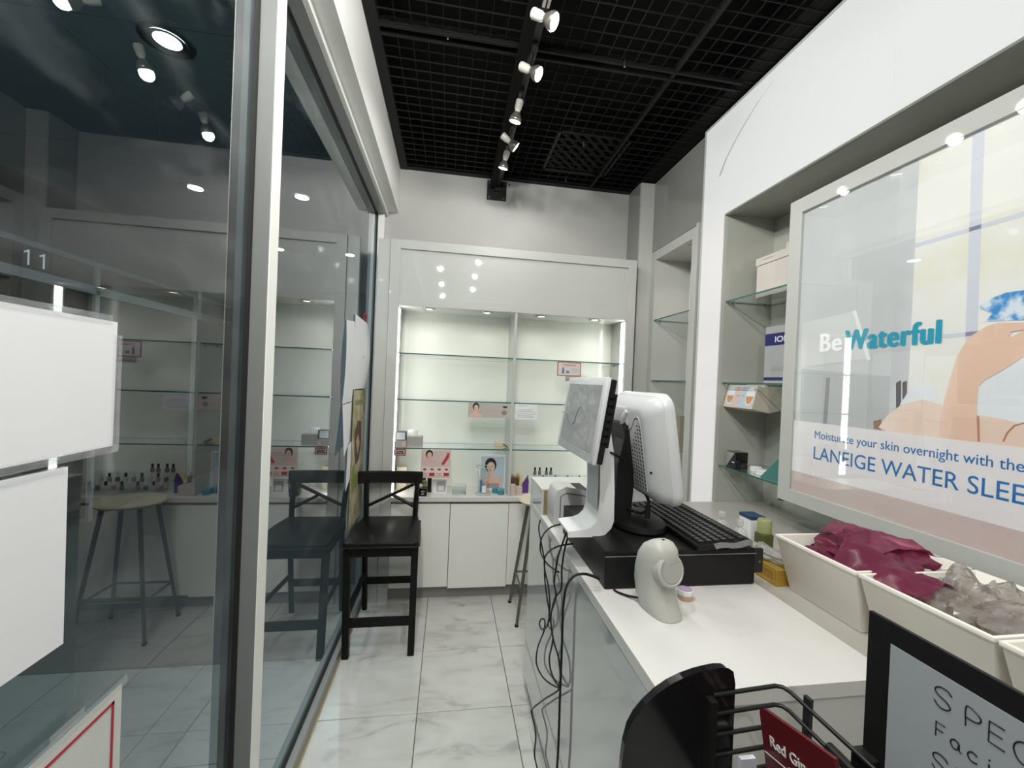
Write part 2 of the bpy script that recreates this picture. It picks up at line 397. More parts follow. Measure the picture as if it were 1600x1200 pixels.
wpart('mullion', G().box(XG-.03, -.511, 1.250, 1.306, .052, 2.725), mat('mullion_side_grey', (.185, .19, .185), .4), bevel=.002)
wpart('mullion_cap', G().box(-.511, -.5085, 1.2505, 1.3055, .052, 2.725), ALUW)
wpart('mullion_gasket', G().box(XG+.004, XG+.014, 1.238, 1.250, .064, 2.717), GASK)
wpart('end_jamb', G().box(XG-.03, -.510, 3.14, 3.198, 0, 2.725), ALUW, bevel=.002)
wpart('jamb_gasket', G().box(XG+.004, XG+.014, 3.126, 3.14, .064, 2.717), GASK)
wpart('glass_pane', G().box(XG-.004, XG+.004, YF, 1.250, .052, 2.725), GLASS)
wpart('glass_pane', G().box(XG-.004, XG+.004, 1.306, 3.14, .052, 2.725), GLASS)
struct('trim_1', G().box(-.505, -.426, 2.908, 2.93, 0, 2.476), LAM, bevel=.001)

# ================================================================== CORRIDOR BEHIND THE GLASS
ZK = 3.08
cf = struct('corridor_floor', G().box(-4.2, -.60, YF, 9, -.08, -.004), GROUT)
CT = .60
cm = _mesh(G().box(-CT/2+.002, CT/2-.002, -CT/2+.002, CT/2-.002, -.006, 0), 'tile', (0, 0, 0), 0, 1, 0); cm.materials.append(CTILE)
for i in range(5):
    for j in range(6):
        t = bpy.data.objects.new('tile', cm); COL.objects.link(t); t.location = (-.60-CT*(i+.5), 2.36-CT*(j+.5), 0); t.parent = cf
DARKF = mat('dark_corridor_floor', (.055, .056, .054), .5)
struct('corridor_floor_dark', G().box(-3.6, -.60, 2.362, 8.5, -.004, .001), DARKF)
CCEIL = mat('corridor_ceiling_tile', (.42, .47, .52), .8)
CGRID = mat('corridor_ceiling_grid', (.16, .18, .20), .7)
cc = struct('corridor_ceiling', G().box(-4.2, -.60, YF, 9, ZK+.012, ZK+.05), CGRID)
ctm = _mesh(G().box(-.598, .598, -.598, .598, 0, .012), 'ceiling_tile', (0, 0, 0), 0, 1, 0); ctm.materials.append(CCEIL)
for i in range(3):
    for j in range(8):
        t = bpy.data.objects.new('ceiling_tile', ctm); COL.objects.link(t); t.location = (-.60-1.2*(i+.5), -.9+1.2*j, ZK); t.parent = cc
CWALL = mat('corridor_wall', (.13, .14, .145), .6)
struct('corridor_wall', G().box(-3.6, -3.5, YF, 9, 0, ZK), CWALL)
struct('corridor_wall_end', G().box(-4.2, -.60, 8.5, 8.6, 0, ZK), mat('corridor_end_wall', (.16, .17, .175), .6))
# opposite shopfront
sf = thing('shopfront', (-3.45, 4.6, 0), 'dark shuttered shopfront with unit number 11 across the corridor behind the glass', 'shopfront')
part('number_band', G().box(-3.5, -3.44, 1.2, 7.4, 2.30, 2.49), BLKG, sf)
part('top_rail', G().box(-3.5, -3.42, 1.2, 7.4, 2.49, 2.535), ALU, sf)
part('bottom_rail', G().box(-3.5, -3.42, 1.2, 7.4, 2.22, 2.30), ALU, sf)
for y in (1.2, 2.9, 4.62, 6.2, 7.4): part('post', G().box(-3.5, -3.42, y-.025, y+.025, 0.0, 2.49), ALU, sf)
for y0, y1 in ((1.225, 2.875), (2.925, 4.595), (4.645, 6.175), (6.225, 7.375)): part('dark_pane', G().box(-3.49, -3.45, y0, y1, .05, 2.22), BLKG, sf)
SGL = mat('pale_sign_letters', (.75, .78, .8), .5, emit=.35)
for y in (3.90, 4.03): part('digit', G().prism([(y+.052, 2.335), (y+.066, 2.335), (y+.066, 2.46), (y+.054, 2.46), (y+.040, 2.448), (y+.022, 2.440), (y+.022, 2.427), (y+.052, 2.437)], 0, -3.440, -3.437), SGL, sf)
# corridor downlights
def downlight(name, x, y, z, r, label, group, m, watts, ang, col, ring=CHROME, tilt=(0, 0, -1)):
    t = thing(name, (x, y, z), label, 'downlight', group)
    part('trim_ring', G().lathe([(r, 0), (r, -.004), (r*.86, -.007), (r*.70, -.003), (r*.66, .001)], (x, y, z), 24), ring, t, smooth=30)
    part('lens', G().lathe([(0, -.0025), (r*.45, -.003), (r*.5, -.001), (r*.5, .0005)], (x, y, z), 20), m, t, smooth=30)
    part('baffle', G().lathe([(r*.5, -.0008), (r*.68, -.0012)], (x, y, z), 20), ring, t)
    if watts: spot(name+'_light', (x, y, z-.014), tilt, watts, ang, col, r*.4)
    return t
WARM = (1, .95, .85)
for k, (x, y, lb) in enumerate([(-1.37, 2.19, 'largest round cool-white ceiling lamp in the corridor, seen high through the glass'), (-1.335, 3.885, 'cool-white corridor ceiling lamp right of the mullion, upper one through the far pane'), (-1.32, 5.6, 'cool-white corridor ceiling lamp nearest the far end of the glass'), (-2.2, 3.92, 'cool-white corridor ceiling lamp just left of the mullion'), (-2.17, 5.6, 'small cool-white corridor ceiling lamp seen low beside the mullion through the far pane')]):
    downlight('corridor_lamp', x, y, ZK-.001, .11, lb, 'ceiling lamps in the corridor', LENSC, CORR_W, 150, (.82, .93, 1))

# ================================================================== BACK DISPLAY WALL
DX0, DX1, DY = -.424, 1.343, 2.90
OX0, OX1 = -.357, 1.281
dc = thing('display_cabinet', ((DX0+DX1)/2, DY, .70), 'white illuminated wall display cabinet with glass shelves on the back wall', 'display cabinet')
g = G().box(DX0, OX0, DY, 3.195, 0.0, 2.478); part('side_stile', g, LAM, dc, bevel=.001)
g = G().box(OX1, DX1, DY, 3.195, 0.0, 2.478); part('side_stile', g, LAM, dc, bevel=.001)
part('top_rail', G().box(OX0, OX1, DY, 3.195, 2.418, 2.478), LAM, dc, bevel=.001)
part('header_panel', G().box(OX0, OX1, DY+.014, DY+.03, 2.094, 2.418), LAM, dc)
part('lower_rail', G().box(OX0, OX1, DY, DY+.03, 2.034, 2.094), LAM, dc, bevel=.001)
part('light_soffit', G().box(OX0, OX1, DY+.03, 3.185, 2.034, 2.05), LAMI, dc)
part('back_panel', G().box(OX0, .449, 3.178, 3.192, .728, 2.034), LAMI, dc)
part('back_panel', G().box(.453, OX1, 3.178, 3.192, .728, 2.034), LAMI, dc)
part('divider', G().box(.446, .464, DY+.004, 3.178, .7305, 2.034), LAM, dc)
for x0, x1, sg in ((OX0, OX0+.004, 1), (OX1-.004, OX1, -1)):
    s = part('light_strip', G().box(x0, x1, DY+.035, DY+.085, .74, 2.02), STRIP, dc)
    part('strip_channel', G().box(x0, x1+0 if sg < 0 else x1, DY+.09, DY+.10, .74, 2.02).xf(Matrix.Translation((0, 0, 0))), ALUW, dc)
def shelf(parent, x0, x1, y0, y1, z, front='y', edge=EDGE):
    s = G().box(x0, x1, y0, y1, z-.008, z); s.bm.faces.ensure_lookup_table()
    o = part('glass_shelf', s, [SHELF, edge], parent)
    for p in o.data.polygons:
        if abs(p.normal.z) < .5: p.material_index = 1
    return o
for z in (1.712, 1.396, 1.062):
    shelf(dc, OX0+.006, .444, DY+.006, 3.15, z); shelf(dc, .466, OX1-.006, DY+.006, 3.15, z)
    for x in (OX0+.002, .438, .466, OX1-.012):
        for y in (DY+.06, 3.10): part('shelf_pin', G().tube([(x, y, z-.013), (x+.01, y, z-.013)], .005, 8), CHROME, dc)
for k, (x, nm) in enumerate(((-.158, 'leftmost'), (.252, 'second from the left'), (.655, 'third from the left'), (1.065, 'rightmost'))):
    downlight('display_downlight', x, 2.985, 2.0335, .046, 'recessed downlight in the display cabinet soffit, %s of the four' % nm, 'downlights over the back display', LENS, DOWN_W, 130, WARM)

# worktop and base units
solo('worktop', G().box(DX0+.068, OX1-.001, 2.878, 3.176, .697, .7285), STONE, 'long white worktop under the back display shelves', 'worktop', bevel=.001)
doors = [(-.355, .043), (.047, .455), (.459, .867), (.871, 1.279)]
wh = ['beside the black bar chair', 'standing slightly proud of its neighbours', 'behind the stool legs', 'hidden behind the counter, rightmost one']
for (a, b), t in zip(doors, wh):
    u = thing('base_cabinet', ((a+b)/2, 3.0, 0), 'plain off-white base cabinet under the worktop, '+t, 'cabinet', 'base cabinets under the back display')
    part('carcass', G().box(a-.001, b+.001, 2.922, 3.17, .10, .695), LAM, u)
    dz = -.008 if a > 0 and a < .1 else 0
    part('door', G().box(a, b, 2.900-abs(dz), 2.919-abs(dz), .098+dz, .676), DOOR, u, bevel=.0012)
    part('toe_kick', G().box(a-.0015, b+.0015, 2.950, 2.966, 0, .10), GREYTOE, u)

# ---- goods on the shelves and worktop
WT = .7285; S3 = 1.062
def card_portrait(parent, x0, x1, z0, z1, y, cx, hair, skin, cloth, hz, sc):
    """small printed head and shoulders lying on a card facing the room"""
    def el(cx_, cz_, rx, rz, n=18, a0=0, a1=2*PI): return [(cx_+rx*math.cos(a0+(a1-a0)*i/n), cz_+rz*math.sin(a0+(a1-a0)*i/n)) for i in range(n)]
    part('printed_hair', G().prism(el(cx, hz+.006*sc, .017*sc, .021*sc), 1, y-.0004, y-.0001), hair, parent)
    part('printed_shoulders', G().prism([(max(x0, cx-.034*sc), z0), (min(x1, cx+.034*sc), z0), (min(x1, cx+.030*sc), z0+.55*(hz-z0-.02*sc)), (cx+.008*sc, hz-.022*sc), (cx+.006*sc, hz-.010*sc), (cx-.006*sc, hz-.010*sc), (cx-.008*sc, hz-.022*sc), (max(x0, cx-.030*sc), z0+.55*(hz-z0-.02*sc))], 1, y-.0007, y-.0005), cloth, parent)
    f = part('printed_face', G().prism(el(cx+.001*sc, hz, .0115*sc, .0155*sc), 1, y-.0011, y-.0008), skin, parent)
    part('printed_lips', G().prism(el(cx+.001*sc, hz-.008*sc, .0035*sc, .0013*sc, 8), 1, y-.0014, y-.0012), LIP, parent)
    for s in (-1, 1): part('printed_eye', G().prism(el(cx+.001*sc+s*.0048*sc, hz+.003*sc, .0022*sc, .0009*sc, 8), 1, y-.0014, y-.0012), HAIR, parent)
HAIR = mat('print_dark_hair', (.02, .014, .012), .6); SKIN = mat('print_skin', (.72, .50, .40), .6); LIP = mat('print_red', (.50, .03, .05), .5)
PINKP = mat('print_pink', (.72, .45, .42), .6); ROSE = mat('print_rose', (.66, .52, .48), .6); GREYB = mat('print_grey_blue', (.48, .56, .62), .5)
# pink lip-colour card under the third shelf
c1 = thing('promo_card', (-.066, 2.90, .856), 'pink and red lip colour card hanging from the lowest glass shelf', 'card')
x0, x1, z0, z1, y = -.167, .035, .858, 1.052, 2.893
part('card', G().box(x0, x1, y, y+.002, z0, z1), ROSE, c1)
card_portrait(c1, x0+.005, -.07, .965, z1, y, -.112, HAIR, SKIN, PINKP, 1.014, 1.45)
part('printed_strip', G().box(x0+.004, x1-.004, y-.0005, y, .872, .935), mat('print_pale', (.75, .68, .64), .6), c1)
for k in range(4):
    xx = x0+.028+k*.049
    part('swatch', G().box(xx-.019, xx+.019, y-.001, y-.0005, .872, .895), LIP if k % 2 else PINKP, c1)
    part('lip_mark', G().prism([(xx-.014, .918), (xx-.004, .926), (xx, .923), (xx+.004, .926), (xx+.014, .916), (xx, .908)], 1, y-.001, y-.0005), LIP, c1)
part('lipstick_print', G().prism([(-.03, .955), (-.012, .948), (.022, 1.0), (.026, 1.03), (.012, 1.034), (-.002, 1.0)], 1, y-.001, y-.0004), LIP, c1)
# red-edged 30% tag
c2 = thing('price_tag', (-.310, 2.90, 1.010), 'small red-edged 30% tag clipped under the lowest glass shelf', 'tag')
part('tag', G().box(-.349, -.271, 2.894, 2.896, 1.010, 1.054), mat('tag_dark_red', (.16, .05, .055), .5), c2)
part('tag_face', G().box(-.342, -.278, 2.8932, 2.8938, 1.016, 1.048), PINKP, c2)
text('lettering', '30%', .022, (-.338, 2.8928, 1.021), (1, 0, 0), (0, 0, 1), HAIR, c2, bold=.0012, sx=-.056)
# long beauty banner, white notice, red edged card
c3 = thing('promo_banner', (.291, 2.9, 1.28), 'long beige banner with a face hanging below the middle shelf', 'banner')
part('card', G().box(.142, .440, 2.893, 2.895, 1.284, 1.386), mat('print_taupe', (.50, .43, .39), .5), c3)
card_portrait(c3, .150, .27, 1.286, 1.384, 2.893, .195, HAIR, SKIN, PINKP, 1.352, 1.35)
for k, (za, zb) in enumerate(((1.336, 1.339), (1.326, 1.329))): part('printed_line', G().box(.255, .255+.075-k*.03, 2.8924, 2.8929, za, zb), GREYP, c3)
part('printed_mark', G().lathe([(0, 0), (.018, 0)], (0, 0, 0), 18).xf(Matrix.Translation((.395, 2.8924, 1.322)) @ Matrix.Rotation(PI/2, 4, 'X')), mat('print_taupe_dark', (.25, .23, .21), .6), c3)
part('printed_mark', G().lathe([(0, 0), (.012, 0)], (0, 0, 0), 14).xf(Matrix.Translation((.400, 2.8924, 1.362)) @ Matrix.Rotation(PI/2, 4, 'X') @ Matrix.Diagonal((1.5, .6, 1, 1))), HAIR, c3)
c4 = thing('notice_card', (.553, 2.9, 1.278), 'white printed notice hanging below the middle shelf right of the divider', 'card')
part('card', G().box(.473, .635, 2.893, 2.895, 1.280, 1.386), PAPER, c4)
for k, (a, b, z) in enumerate(((.49, .56, 1.374), (.50, .60, 1.345), (.48, .62, 1.333), (.48, .628, 1.317), (.49, .60, 1.303), (.48, .61, 1.293))): part('printed_line', G().box(a, b, 2.8924, 2.8929, z, z+.0028), GREYP, c4)
c5 = thing('promo_card', (.855, 2.9, 1.6), 'white card with thin red border hanging below the top right glass shelf', 'card')
part('card', G().box(.767, .944, 2.893, 2.895, 1.600, 1.702), mat('print_brick_red', (.42, .10, .09), .5), c5)
part('card_face', G().box(.774, .937, 2.8922, 2.8928, 1.607, 1.695), mat('print_pink_white', (.68, .62, .60), .5), c5)
part('printed_bottle', G().prism([(.803, 1.618), (.818, 1.618), (.818, 1.655), (.813, 1.660), (.813, 1.672), (.808, 1.672), (.808, 1.660), (.803, 1.655)], 1, 2.8914, 2.892), mat('print_blue', (.08, .20, .32), .4), c5)
part('printed_jar', G().prism([(.832, 1.622), (.856, 1.622), (.856, 1.640), (.832, 1.640)], 1, 2.8914, 2.892), mat('print_teal', (.12, .28, .30), .4), c5)
for z, a, b in ((1.682, .80, .90), (1.674, .82, .91), (1.655, .87, .92), (1.645, .87, .925), (1.632, .87, .91)): part('printed_line', G().box(a, b, 2.8914, 2.892, z, z+.003), LIP if z > 1.67 else GREYP, c5)
c6 = thing('small_tag', (.94, 3.0, 1.56), 'thin white tag strip behind the red bordered card', 'tag')
part('card', G().box(.86, 1.02, 3.0, 3.0015, 1.563, 1.612), PAPER, c6)
part('printed_line', G().box(.87, 1.01, 2.9992, 2.9998, 1.573, 1.580), GREYP, c6); part('hook', G().tube([(.94, 3.0008, 1.61), (.94, 3.0008, 1.703)], .0015, 6), CHROME, c6)
# things on the lowest shelf
b = thing('boxed_compact', (-.319, 2.955, S3), 'flat pink and grey carton on the lowest shelf by the light strip', 'box')
part('carton', G().box(-.352, -.272, 2.92, 2.99, S3, S3+.043), mat('carton_grey', (.42, .40, .38), .5), b, bevel=.001)
part('pink_label', G().box(-.302, -.274, 2.9192, 2.9198, S3+.006, S3+.036), PINKP, b)
b = thing('framed_carton', (-.312, 2.965, S3+.043), 'small box with dark border standing on the flat pink carton', 'box')
part('carton', G().box(-.350, -.274, 2.94, 2.985, S3+.0432, S3+.106), mat('carton_dark', (.10, .10, .11), .4), b)
part('pale_face', G().box(-.342, -.284, 2.9392, 2.9398, S3+.050, S3+.100), mat('carton_pale_blue', (.70, .76, .82), .3), b)
b = solo('grey_carton', G().box(-.268, -.166, 2.95, 3.02, S3, S3+.071), mat('carton_grey2', (.38, .37, .35), .5), 'plain grey carton on the lowest shelf', 'box', bevel=.001)
solo('tissue_roll', G().lathe([(0, 0), (.020, 0), (.020, .034), (.016, .042), (0, .043)], (-.236, 3.00, S3+.0712), 16, 1.7, 1), PAPER, 'small white wrapped bundle on top of the grey carton', 'bundle', smooth=35)
b = thing('wooden_stamp', (.40, 3.05, S3), 'small pale wooden block with a dark handle on the lowest shelf by the divider', 'block')
part('block', G().box(.352, .428, 3.03, 3.06, S3, S3+.026), mat('pale_wood', (.60, .46, .30), .6), b, bevel=.003); part('handle', G().tube([(.415, 3.03, S3+.018), (.440, 2.985, S3+.004)], .003, 8), BLK, b)
# things on the worktop, left to right
solo('beige_carton', G().box(-.345, -.275, 3.07, 3.12, WT, WT+.165), mat('carton_beige', (.52, .47, .36), .5), 'tall beige carton in the left corner of the worktop', 'box', bevel=.001)
b = thing('gold_bottle', (-.135, 2.99, WT), 'slim olive gold bottle behind the black cube on the worktop', 'bottle')
part('bottle', G().lathe([(0, 0), (.022, 0), (.022, .085), (.010, .092), (.010, .10)], (-.146, 2.99, WT), 16), mat('olive_gold', (.30, .28, .12), .25), b, smooth=35); part('cap', G().lathe([(.013, .096), (.013, .118), (0, .119)], (-.146, 2.99, WT), 16), BLKG, b, smooth=35)
b = thing('black_cube_box', (-.147, 2.925, WT), 'small glossy black cube box with a white swirl on the worktop', 'box')
part('carton', G().box(-.174, -.120, 2.90, 2.95, WT, WT+.057), BLKG, b, bevel=.0015)
part('swirl', G().tube([(-.160, 2.8995, WT+.018), (-.150, 2.8995, WT+.014), (-.138, 2.8995, WT+.020), (-.150, 2.8995, WT+.026), (-.156, 2.8995, WT+.034), (-.142, 2.8995, WT+.038), (-.134, 2.8995, WT+.034)], .0013, 6, smooth=4), PAPER, b)
solo('black_tall_carton', G().box(-.122, -.094, 3.01, 3.05, WT, WT+.10), BLK, 'narrow black upright carton beside the white framed carton', 'box', bevel=.001)
b = thing('white_carton', (-.026, 3.0, WT), 'white carton with a silver panel standing on the worktop', 'box')
part('carton', G().box(-.086, .014, 2.98, 3.03, WT, WT+.10), WHP, b, bevel=.001); part('silver_panel', G().box(-.055, .006, 2.9792, 2.9798, WT+.012, WT+.085), mat('silver_foil', (.5, .5, .48), .3, .5), b); part('printed_jar', G().box(-.045, -.004, 2.9784, 2.979, WT+.02, WT+.055), PAPER, b)
b = thing('glass_box', (.10, 2.97, WT), 'small empty clear glass box on the worktop', 'box')
for q in (G().box(.055, .150, 2.93, 2.933, WT, WT+.062), G().box(.055, .150, 3.007, 3.01, WT, WT+.062), G().box(.055, .058, 2.933, 3.007, WT, WT+.062), G().box(.147, .150, 2.933, 3.007, WT, WT+.062), G().box(.058, .147, 2.933, 3.007, WT, WT+.003)): part('pane', q, ACRY, b)
g = G()
for x in (.055, .15):
    for y in (2.93, 3.01): g.tube([(x, y, WT), (x, y, WT+.063)], .0016, 6)
for p, q in (((.055, 2.93), (.15, 2.93)), ((.15, 2.93), (.15, 3.01)), ((.15, 3.01), (.055, 3.01)), ((.055, 3.01), (.055, 2.93))):
    g.tube([p+(WT+.063,), q+(WT+.063,)], .0016, 6); g.tube([p+(WT+.0016,), q+(WT+.0016,)], .0016, 6)
part('edge_frame', g, EDGEP, b)
# standing portrait poster
b = thing('standing_poster', (.353, 3.08, WT), 'standing poster of a dark-haired woman holding her hands near her chin', 'poster')
part('board', G().box(.250, .448, 3.083, 3.093, WT, WT+.262), PAPER, b); part('picture', G().box(.262, .440, 3.0822, 3.083, WT+.012, WT+.248), GREYB, b)
card_portrait(b, .262, .440, WT+.013, WT+.248, 3.082, .335, HAIR, SKIN, SKIN, WT+.168, 2.6)
part('printed_dress', G().box(.264, .405, 3.0806, 3.0808, WT+.014, WT+.048), mat('print_mauve', (.45, .30, .30), .6), b)
for dx, t in ((0, .3), (.012, .1), (.024, -.1)): part('printed_fingers', G().bar((.388+dx, 3.0803, WT+.07), (.395+dx*1.6, 3.0803, WT+.115-abs(dx-.012)), .007, .0004), SKIN, b)
# acrylic tester stand in front of the poster
b = thing('tester_stand', (.276, 2.965, WT), 'clear round acrylic tester stand in front of the portrait poster', 'stand')
part('base', G().lathe([(0, 0), (.056, 0), (.058, .006), (.050, .011), (0, .011)], (.276, 2.965, WT), 24), mat('stand_grey', (.45, .45, .42), .3), b, smooth=30)
part('cylinder', G().lathe([(.044, .011), (.044, .19)], (.276, 2.965, WT), 24), ACRY, b, smooth=30)
part('top_rim', G().tube([(.276+.056*math.cos(t*PI/12), 2.965+.056*math.sin(t*PI/12), WT+.195) for t in range(25)], .003, 6), mat('rim_grey', (.4, .4, .38), .25), b, smooth=40)
part('label', G().box(.262, .290, 2.9185, 2.919, WT+.02, WT+.07), PAPER, b)
for x, c in ((.258, (.10, .25, .45)), (.292, (.70, .40, .42))): part('tester', G().tube([(x, 2.965, WT+.011), (x, 2.965, WT+.10)], .010, 10), mat('tester_%d' % int(c[0]*100), c, .3), b)
for x, y, nm in ((.368, 3.00, 'left, rear'), (.402, 2.955, 'right, front')):
    b = thing('cream_jar', (x, y, WT), 'round teal blue cream jar on the worktop, %s one of the pair' % nm, 'jar', 'teal jars beside the divider')
    part('jar', G().lathe([(0, 0), (.024, 0), (.026, .004), (.026, .024), (.022, .027)], (x, y, WT), 20), mat('teal_jar', (.06, .22, .30), .2), b, smooth=35)
    part('lid', G().lathe([(.0255, .0272), (.0255, .040), (.022, .042), (0, .042)], (x, y, WT), 20), mat('teal_lid', (.10, .30, .38), .3), b, smooth=35)
# right of the divider
b = thing('brown_basket', (.52, 3.06, WT), 'dark brown open basket of samples right of the divider', 'basket')
part('basket', G().prism([(.478, WT), (.556, WT), (.562, WT+.10), (.472, WT+.10)], 1, 3.03, 3.09), mat('brown_weave', (.10, .065, .04), .7, bump=.5, bscale=60), b)
for k in range(5): part('sample', G().bar((.488+k*.015, 3.045+.01*(k % 2), WT+.10), (.486+k*.017, 3.05, WT+.128-.006*(k % 3)), .010, .006), mat('sample_tan', (.42, .30, .18), .5), b)
solo('pink_carton', G().box(.467, .503, 2.91, 2.95, WT, WT+.078), mat('carton_pink', (.58, .47, .44), .5), 'taller pale pink carton right of the divider', 'box', bevel=.001)
solo('pink_carton', G().box(.508, .553, 2.92, 2.96, WT, WT+.062), mat('carton_pink', (.58, .47, .44), .5), 'shorter pale pink carton next to the yellow tube', 'box', bevel=.001)
b = thing('yellow_tube', (.552, 2.995, WT), 'slim pale yellow tube standing behind the pink cartons', 'tube')
part('tube', G().lathe([(0, 0), (.012, 0), (.013, .03), (.011, .13)], (.552, 2.995, WT), 14), mat('tube_yellow', (.66, .52, .22), .4), b, smooth=35); part('cap', G().lathe([(.011, .13), (.009, .158), (0, .16)], (.552, 2.995, WT), 14), mat('tube_cap', (.70, .62, .45), .4), b, smooth=35)
b = thing('purple_pouch', (.585, 3.0, WT), 'deep purple pouch with pointed top near the raised counter end', 'pouch')
part('pouch', G().prism([(.562, WT), (.606, WT), (.608, WT+.085), (.600, WT+.118), (.572, WT+.075), (.561, WT+.05)], 1, 2.985, 3.01), mat('purple', (.10, .035, .20), .4), b, bevel=.004); part('tip', G().tube([(.602, 2.997, WT+.112), (.606, 2.997, WT+.128)], .004, 8), BLK, b)
# tiered acrylic organiser with small bottles (seen over the counter and in the window reflection)
b = thing('acrylic_organiser', (.86, 3.06, WT), 'tiered clear acrylic stand holding small bottles at the right of the worktop', 'stand')
for k, (y, z) in enumerate(((2.96, .03), (3.02, .07), (3.08, .118))):
    part('tier', G().box(.645, 1.14, y-.028, y+.028, WT+z-.004, WT+z), ACRY, b); part('riser', G().box(.645, 1.14, y-.029, y-.026, WT, WT+z-.004), ACRY, b)
NB = [(3.08, .118, [(.675, 0), (.712, 0), (.765, 0), (.800, 0)]), (3.02, .07, [(.68+.047*i, i % 3) for i in range(9)]), (2.96, .03, [(.67+.045*i, (i+1) % 3) for i in range(10)])]
BC = [mat('bottle_smoke', (.16, .15, .14), .15), mat('bottle_rose', (.45, .22, .22), .15), mat('bottle_clear_grey', (.50, .50, .46), .15)]
ORD = ['leftmost of its row']+[w_+' from the left' for w_ in ('second', 'third', 'fourth', 'fifth', 'sixth', 'seventh', 'eighth', 'ninth')]
words = ['back tier', 'middle tier', 'front tier']
for ti, (y, z, L) in enumerate(NB):
    for k, (x, c) in enumerate(L):
        q = thing('small_bottle', (x, y, WT+z), 'tiny capped bottle on the %s of the acrylic stand, %s' % (words[ti], ORD[k] if k < len(L)-1 else 'rightmost of its row'), 'bottle', 'small bottles on the acrylic stand')
        part('bottle', G().lathe([(0, 0), (.011, 0), (.012, .004), (.012, .022), (.006, .027)], (x, y, WT+z), 12), BC[c], q, smooth=35)
        part('cap', G().lathe([(.007, .0272), (.0075, .05), (.005, .053), (0, .053)], (x, y, WT+z), 12), BLKG if ti == 0 or k % 2 else SILV, q, smooth=35)

# ================================================================== SECOND DISPLAY (far right) and BACKLIT NICHE UNIT
d2 = thing('narrow_display', (1.65, 2.7, 0), 'narrow white display recess with glass shelves between the corner and the backlit pillar', 'display cabinet')
part('far_stile', G().box(XR, 1.795, 2.925, 2.983, 0, 2.572), LAM, d2, bevel=.001)
part('near_stile', G().box(XR, 1.795, 2.385, 2.452, 0, 2.572), LAM, d2, bevel=.001)
part('top_rail', G().box(XR, 1.795, 2.452, 2.925, 2.504, 2.572), LAM, d2, bevel=.001)
part('back_panel', G().box(1.785, 1.797, 2.452, 2.925, .93, 2.504), LAMI, d2)
part('base_panel', G().box(XR+.004, 1.795, 2.452, 2.925, 0, .93), DOOR, d2)
part('edge_panel', G().box(XR-.018, XR+.01, 2.362, 2.385, 0, 2.575), LAM, d2, bevel=.001)
for z in (2.052, 1.598, 1.141):
    shelf(d2, XR+.004, 1.77, 2.456, 2.921, z)
    for y in (2.452, 2.915): part('shelf_pin', G().tube([(XR+.05, y, z-.013), (XR+.05, y+.01, z-.013)], .005, 8), CHROME, d2)
downlight('display_downlight', 1.585, 2.545, 2.5035, .042, 'recessed downlight in the soffit of the narrow display by the corner', 'downlights over the side display', LENS, DOWN_W*2.2, 140, (1, .86, .78))
b = thing('gift_box', (1.66, 2.52, 2.052), 'white gift carton standing on the top shelf of the narrow display', 'box')
part('carton', G().box(1.61, 1.72, 2.47, 2.56, 2.0525, 2.235), WHP, b, bevel=.002); part('dark_edge', G().box(1.609, 1.611, 2.56, 2.564, 2.0525, 2.235), GREYP, b)
part('label', G().box(1.6092, 1.6098, 2.488, 2.53, 2.17, 2.20), PAPERG, b)
b = thing('pink_bow', (1.655, 2.525, 2.236), 'pink ribbon bow sitting on the white gift carton', 'bow')
PK = mat('pink_ribbon', (.72, .25, .33), .5)
for k in range(7):
    a = k*.9; part('loop', G().tube([(1.655, 2.525, 2.238), (1.655+.03*math.cos(a), 2.525+.03*math.sin(a), 2.275+.01*(k % 2)), (1.655+.05*math.cos(a+.3), 2.525+.05*math.sin(a+.3), 2.262), (1.655+.03*math.cos(a+.5), 2.525+.03*math.sin(a+.5), 2.244), (1.655, 2.525, 2.24)], .008, 6, smooth=4), PK, b, smooth=60)
b = thing('white_card_stand', (1.58, 2.55, 1.1415), 'white upright card with tiny bottles printed on it in the narrow display', 'card')
part('card', G().box(1.62, 1.63, 2.462, 2.60, 1.1415, 1.375), PAPER, b)
for k in range(3): part('printed_bottle', G().prism([(2.475+k*.020, 1.21), (2.488+k*.020, 1.21), (2.488+k*.020, 1.235), (2.484+k*.020, 1.265), (2.479+k*.020, 1.265), (2.475+k*.020, 1.235)], 0, 1.6192, 1.6198), GREYP, b)
solo('brown_carton', G().box(1.56, 1.60, 2.60, 2.66, 1.1415, 1.36), mat('carton_brown', (.30, .26, .2), .5), 'slim brown carton left of the white card in the narrow display', 'box', bevel=.001)

nu = thing('niche_unit', (1.6, .6, 0), 'large white wall unit with backlit fascia and pillar around an open niche', 'wall unit')
NZ, FT = 2.513, 3.092
ysm = [2.303, 1.83, 1.22, .61, 0, -.61, -1.22, YF+.002]
for k, (a, b) in enumerate(zip(ysm, ysm[1:])):
    part('backlit_panel', G().box(XN, XN+.012, b+.0008, a-(.012 if k == 0 else .0008), NZ+.004, FT-.012), FASC, nu)
part('backlit_pillar', G().box(XN, XN+.012, YN+.008, 2.291, .0, NZ+.004), LEGE, nu)
part('pillar_trim', G().box(XN-.004, XR+.03, 2.291, 2.305, 0, FT), LAM, nu, bevel=.001)
part('top_trim', G().box(XN-.004, XR+.03, YF+.002, 2.291, FT-.012, FT), LAM, nu, bevel=.001)
part('soffit_trim', G().box(XN-.003, XN+.014, YF+.002, YN, NZ-.006, NZ+.003), WALLG, nu)
part('niche_edge', G().box(XN-.003, XN+.014, YN, YN+.007, .93, NZ), LAM, nu)
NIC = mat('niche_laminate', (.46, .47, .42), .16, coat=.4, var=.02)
part('niche_side', G().box(XN+.014, 1.795, YN, YN+.018, .0, NZ+.02), NIC, nu)
